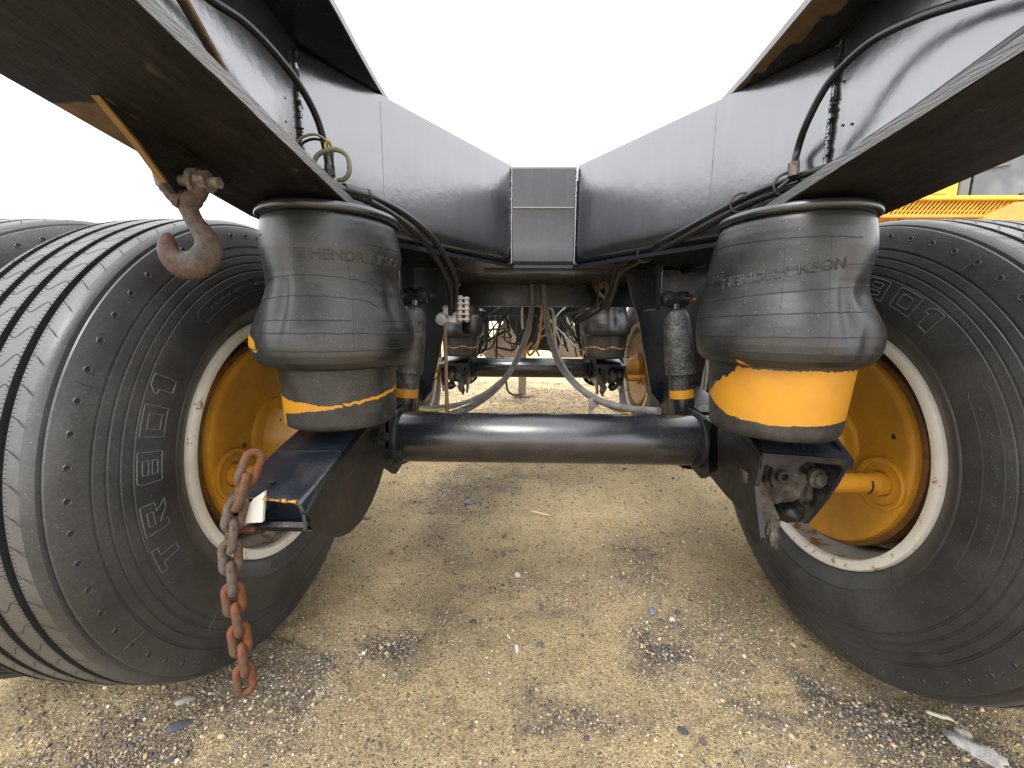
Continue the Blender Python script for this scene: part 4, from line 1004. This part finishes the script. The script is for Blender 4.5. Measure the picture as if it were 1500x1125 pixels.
# --- hook bracket gusset under the left flange
b = TB(); b.prism([(.462, zb(.46)+.002), (.500, 1.050), (.535, 1.015), (.548, 1.002), (.563, .999), (.576, 1.006), (.582, 1.020), (.66, zb(.66)+.002)], .008, 'yz', -.541)
hbk = b.build('hook_bracket', M['flange'], None, 25, [.0]*len(b.v))
b = TB(); b.prism([(.461, zb(.46)-.001), (.499, 1.0515), (.534, 1.0165), (.531, 1.0145), (.497, 1.0485), (.4585, zb(.46)-.001)], .0084, 'yz', -.5412); b.build('bare_edge', M['bare'], hbk, 25)

# --- bracket with white end for the chain
b = TB(); pts = [at(348, 732, .566), at(362, 742, .566), at(372, 730, .566), at(387, 720, .566), at(384, 765, .566), at(350, 767, .566)]
b.prism([(p.x, p.z) for p in pts], .006, 'xz', .566); cb = b.build('chain_bracket', M['white'], None, 25)
b = TB(); b.box(at(350, 781, .567), at(378, 768, .580), .003); b.build('bracket_foot', M['chain'], cb, 30)
b = TB(); b.box((-.515, .572, .545), (-.470, .62, .556)); b.build('bracket_arm', M['black'], cb, 30)

# ------------------------------------------------------------------ tow hook hanging from the bracket
hk = empty('tow_hook', (-.535, .556, 1.012)); HO = Vector(hk.location)
tag(hk, 'rusty steel grab hook bolted under the left frame rail', 'hook')
class HB(MB):
    def build(s, name, mat, parent, smooth=40): s.v = [tuple(Vector(v)-HO) for v in s.v]; return MB.build(s, name, mat, parent, smooth)
Yk = .556
b = HB(); pts = [(272, 292), (279, 312), (289, 330), (300, 346), (305, 362), (300, 378), (286, 388), (268, 388), (253, 378), (246, 363), (247, 350), (251, 344)]
rad = [.0150, .0125, .0120, .0150, .0185, .0205, .0200, .0185, .0165, .0140, .0105, .0050]
P = spline([at(x, y, Yk) for x, y in pts], 6); rr = list(np.interp(np.linspace(0, 1, len(P)), np.linspace(0, 1, len(rad)), rad))
b.tube(P, rr, 18, squash=((0, 1, 0), .62)); b.build('hook_body', M['hook'], hk, 70)
b = HB()
for (a0, a1, a2) in (((244, 258), (254, 284), (271, 296)), ((292, 262), (291, 282), (275, 298))):
    b.tube(spline([at(*a0, Yk), at(*a1, Yk), at(*a2, Yk)], 6), [.0135]*5+[.011]*4+[.013]*4, 12, squash=((0, 1, 0), .9))
b.build('clevis', M['hook'], hk, 60)
b = HB(); p0, p1 = at(237, 263, Yk), at(322, 268, Yk); b.cyl(p0, p1, .0072, 14); b.bolt(p0, p1-p0, .0150, .010); b.build('bolt', M['steel'], hk, 35)
b = HB(); d = (p1-p0).normalized(); b.bolt(p1-d*.026, d, .0140, .013); b.cyl(p1-d*.036, p1-d*.029, .0165, 20); b.cyl(p1-d*.028, p1-d*.0262, .013, 14); b.build('nut', M['steel'], hk, 35)

# ------------------------------------------------------------------ chains
def link_mesh(L, Wd, r, closed=True):
    n = 12; P = []
    for i in range(n+1): a = -math.pi/2+math.pi*i/n; P.append(((L/2-Wd/2)+Wd/2*math.cos(a)-.0, Wd/2*math.sin(a), 0))
    for i in range(n+1): a = math.pi/2+math.pi*i/n; P.append((-(L/2-Wd/2)+Wd/2*math.cos(a), Wd/2*math.sin(a), 0))
    b = MB(); b.tube(P, r, 10, closed=True); return b
def chain(path, L, Wd, r, label, mats, twist0=.5):
    P = [Vector(p) for p in path]; seg = [0]
    for a, c_ in zip(P[:-1], P[1:]): seg.append(seg[-1]+(c_-a).length)
    e = empty('chain', P[0]); tag(e, label, 'chain')
    me = [None, None]; pitch = L-2*r*1.12; N = int(seg[-1]/pitch)
    def pos(s):
        s = min(max(s, 0), seg[-1])
        for i in range(len(seg)-1):
            if s <= seg[i+1]: return P[i].lerp(P[i+1], (s-seg[i])/(seg[i+1]-seg[i]))
        return P[-1]
    for i in range(N+1):
        s = i*pitch; c_ = pos(s); d = (pos(s+pitch*.5)-pos(s-pitch*.5)).normalized()
        if me[0] is None:
            o = link_mesh(L, Wd-2*r, r).build('link', mats[0], e, 60); me[0] = o.data; me[1] = o.data.copy(); me[1].materials[0] = mats[1]
        else: o = bpy.data.objects.new('link', me[0] if i > N*.55 or i in (0, 1) else me[1]); COL.objects.link(o); o.parent = e
        up = Vector((0, 1, 0)); z_ = (up-d*up.dot(d)).normalized()
        tw = twist0+(math.pi/2)*(i % 2)+random.uniform(-.12, .12); y_ = z_.cross(d)
        z2 = z_*math.cos(tw)+y_*math.sin(tw); y2 = z2.cross(d)
        o.matrix_local = Matrix.Translation(c_-P[0]) @ Matrix((d, y2, z2)).transposed().to_4x4()
    return e
chain([at(366, 686, .568), at(352, 722, .553), at(341, 765, .550), at(337, 800, .550), at(339, 845, .550), at(344, 890, .550), at(352, 940, .550), at(357, 980, .550), at(361, 1016, .550)], .050, .0325, .0062,
      'heavy rusty chain hanging from the left suspension arm', (M['chain'], M['chain_worn']), .75)
chain([at(616, 556, 2.15), at(618, 580, 2.15), at(619, 603, 2.15)], .055, .034, .0056, 'short rusty chain hanging by the forward left wheel', (M['chain'], M['chain']), .6)

# ------------------------------------------------------------------ yellow machine beyond the right wheel
mc = empty('construction_machine', (4.5, 4.9, 0)); MO = Vector(mc.location)
tag(mc, 'yellow construction machine with cab window behind the right tyre', 'machine')
class XB(MB):
    def build(s, name, mat, parent=None, smooth=30): s.v = [tuple(Vector(v)-MO) for v in s.v]; return MB.build(s, name, mat, parent or mc, smooth)
b = XB(); b.box((3.2, 4.75, .75), (7.2, 6.2, 1.93), .04); b.build('chassis', M['machine_yellow'])
b = XB(); b.box((3.5, 4.62, 2.14), (4.66, 5.9, 3.4), .03); b.build('hood_side', M['machine_yellow'])
b = XB(); b.box((3.7, 4.612, 2.24), (4.52, 4.622, 3.3), .004); b.build('side_door', M['machine_yellow'])
cabb = XB(); cabb.box((4.66, 4.70, 2.14), (6.2, 5.9, 3.7), .03); cab = cabb.build('cab', M['black'])
b = XB(); b.box((4.69, 4.655, 2.14), (4.80, 4.705, 3.6), .01); b.build('cab_pillar', M['edge'], cab)
b = XB(); b.box((4.845, 4.675, 2.18), (5.9, 4.695, 3.5), .004); b.build('cab_window', M['glass'], cab)
b = XB(); b.tube([(4.85, 4.66, 2.50), (5.2, 4.66, 2.56)], .010, 6); b.build('window_wiper', M['steel'], cab)
b = XB(); b.box((3.74, 4.42, 2.125), (5.13, 4.75, 2.172), .008); b.build('deck_lip', M['machine_yellow'])
g = XB()
for i in range(34):
    x = 3.60+i*.0435; g.tube([(x, 4.50, 1.99), (x+.075, 4.46, 2.13)], .0105, 5)
for zz in (2.035, 2.085): g.tube([(3.64, 4.487, zz), (5.08, 4.487, zz)], .005, 5)
gr = g.build('step_grating', M['machine_yellow']); gr['kind'] = 'stuff'
b = XB(); b.box((3.60, 4.53, 1.985), (5.09, 4.54, 2.135)); b.build('step_back', M['drum_rust'])
b = XB(); b.box((3.58, 4.44, 1.955), (4.86, 4.52, 1.99), .006); b.build('step_rail', M['machine_orange'])
b = XB(); b.box((3.50, 4.55, 1.70), (4.72, 4.60, 1.955), .01); val = b.build('valance', M['machine_yellow'])
for i in range(7):
    v = XB(); x = 3.63+i*.155; v.box((x, 4.544, 1.86), (x+.115, 4.549, 1.945), .001)
    for k in range(6): v.tube([(x+.008+.019*k, 4.541, 1.865), (x+.014+.019*k, 4.541, 1.94)], .004, 5)
    v.build('vent', M['grating'], val)
b = XB(); b.prism([(4.70, 1.70), (4.72, 1.96), (4.80, 2.00), (5.02, 2.10), (5.7, 2.12), (6.6, 2.02), (6.9, 1.7)], .9, 'xz', 4.40); b.build('fender', M['machine_orange'])
b = XB(); b.cyl((5.14, 4.45, 2.12), (5.14, 4.45, 2.20), .035, 12); b.cyl((5.14, 4.45, 2.16), (5.30, 4.45, 2.17), .028, 12); b.build('rail_end', M['black'])
for x in (3.9, 6.2):
    b = XB(); b.lathe([(4.55, .30), (4.52, .40), (4.50, .66), (4.53, .73), (4.62, .75), (4.95, .75), (5.03, .73), (5.05, .66), (5.03, .3)], 48, 'y', (x, 0, .75), cap=True); b.build('wheel', M['tyre'])
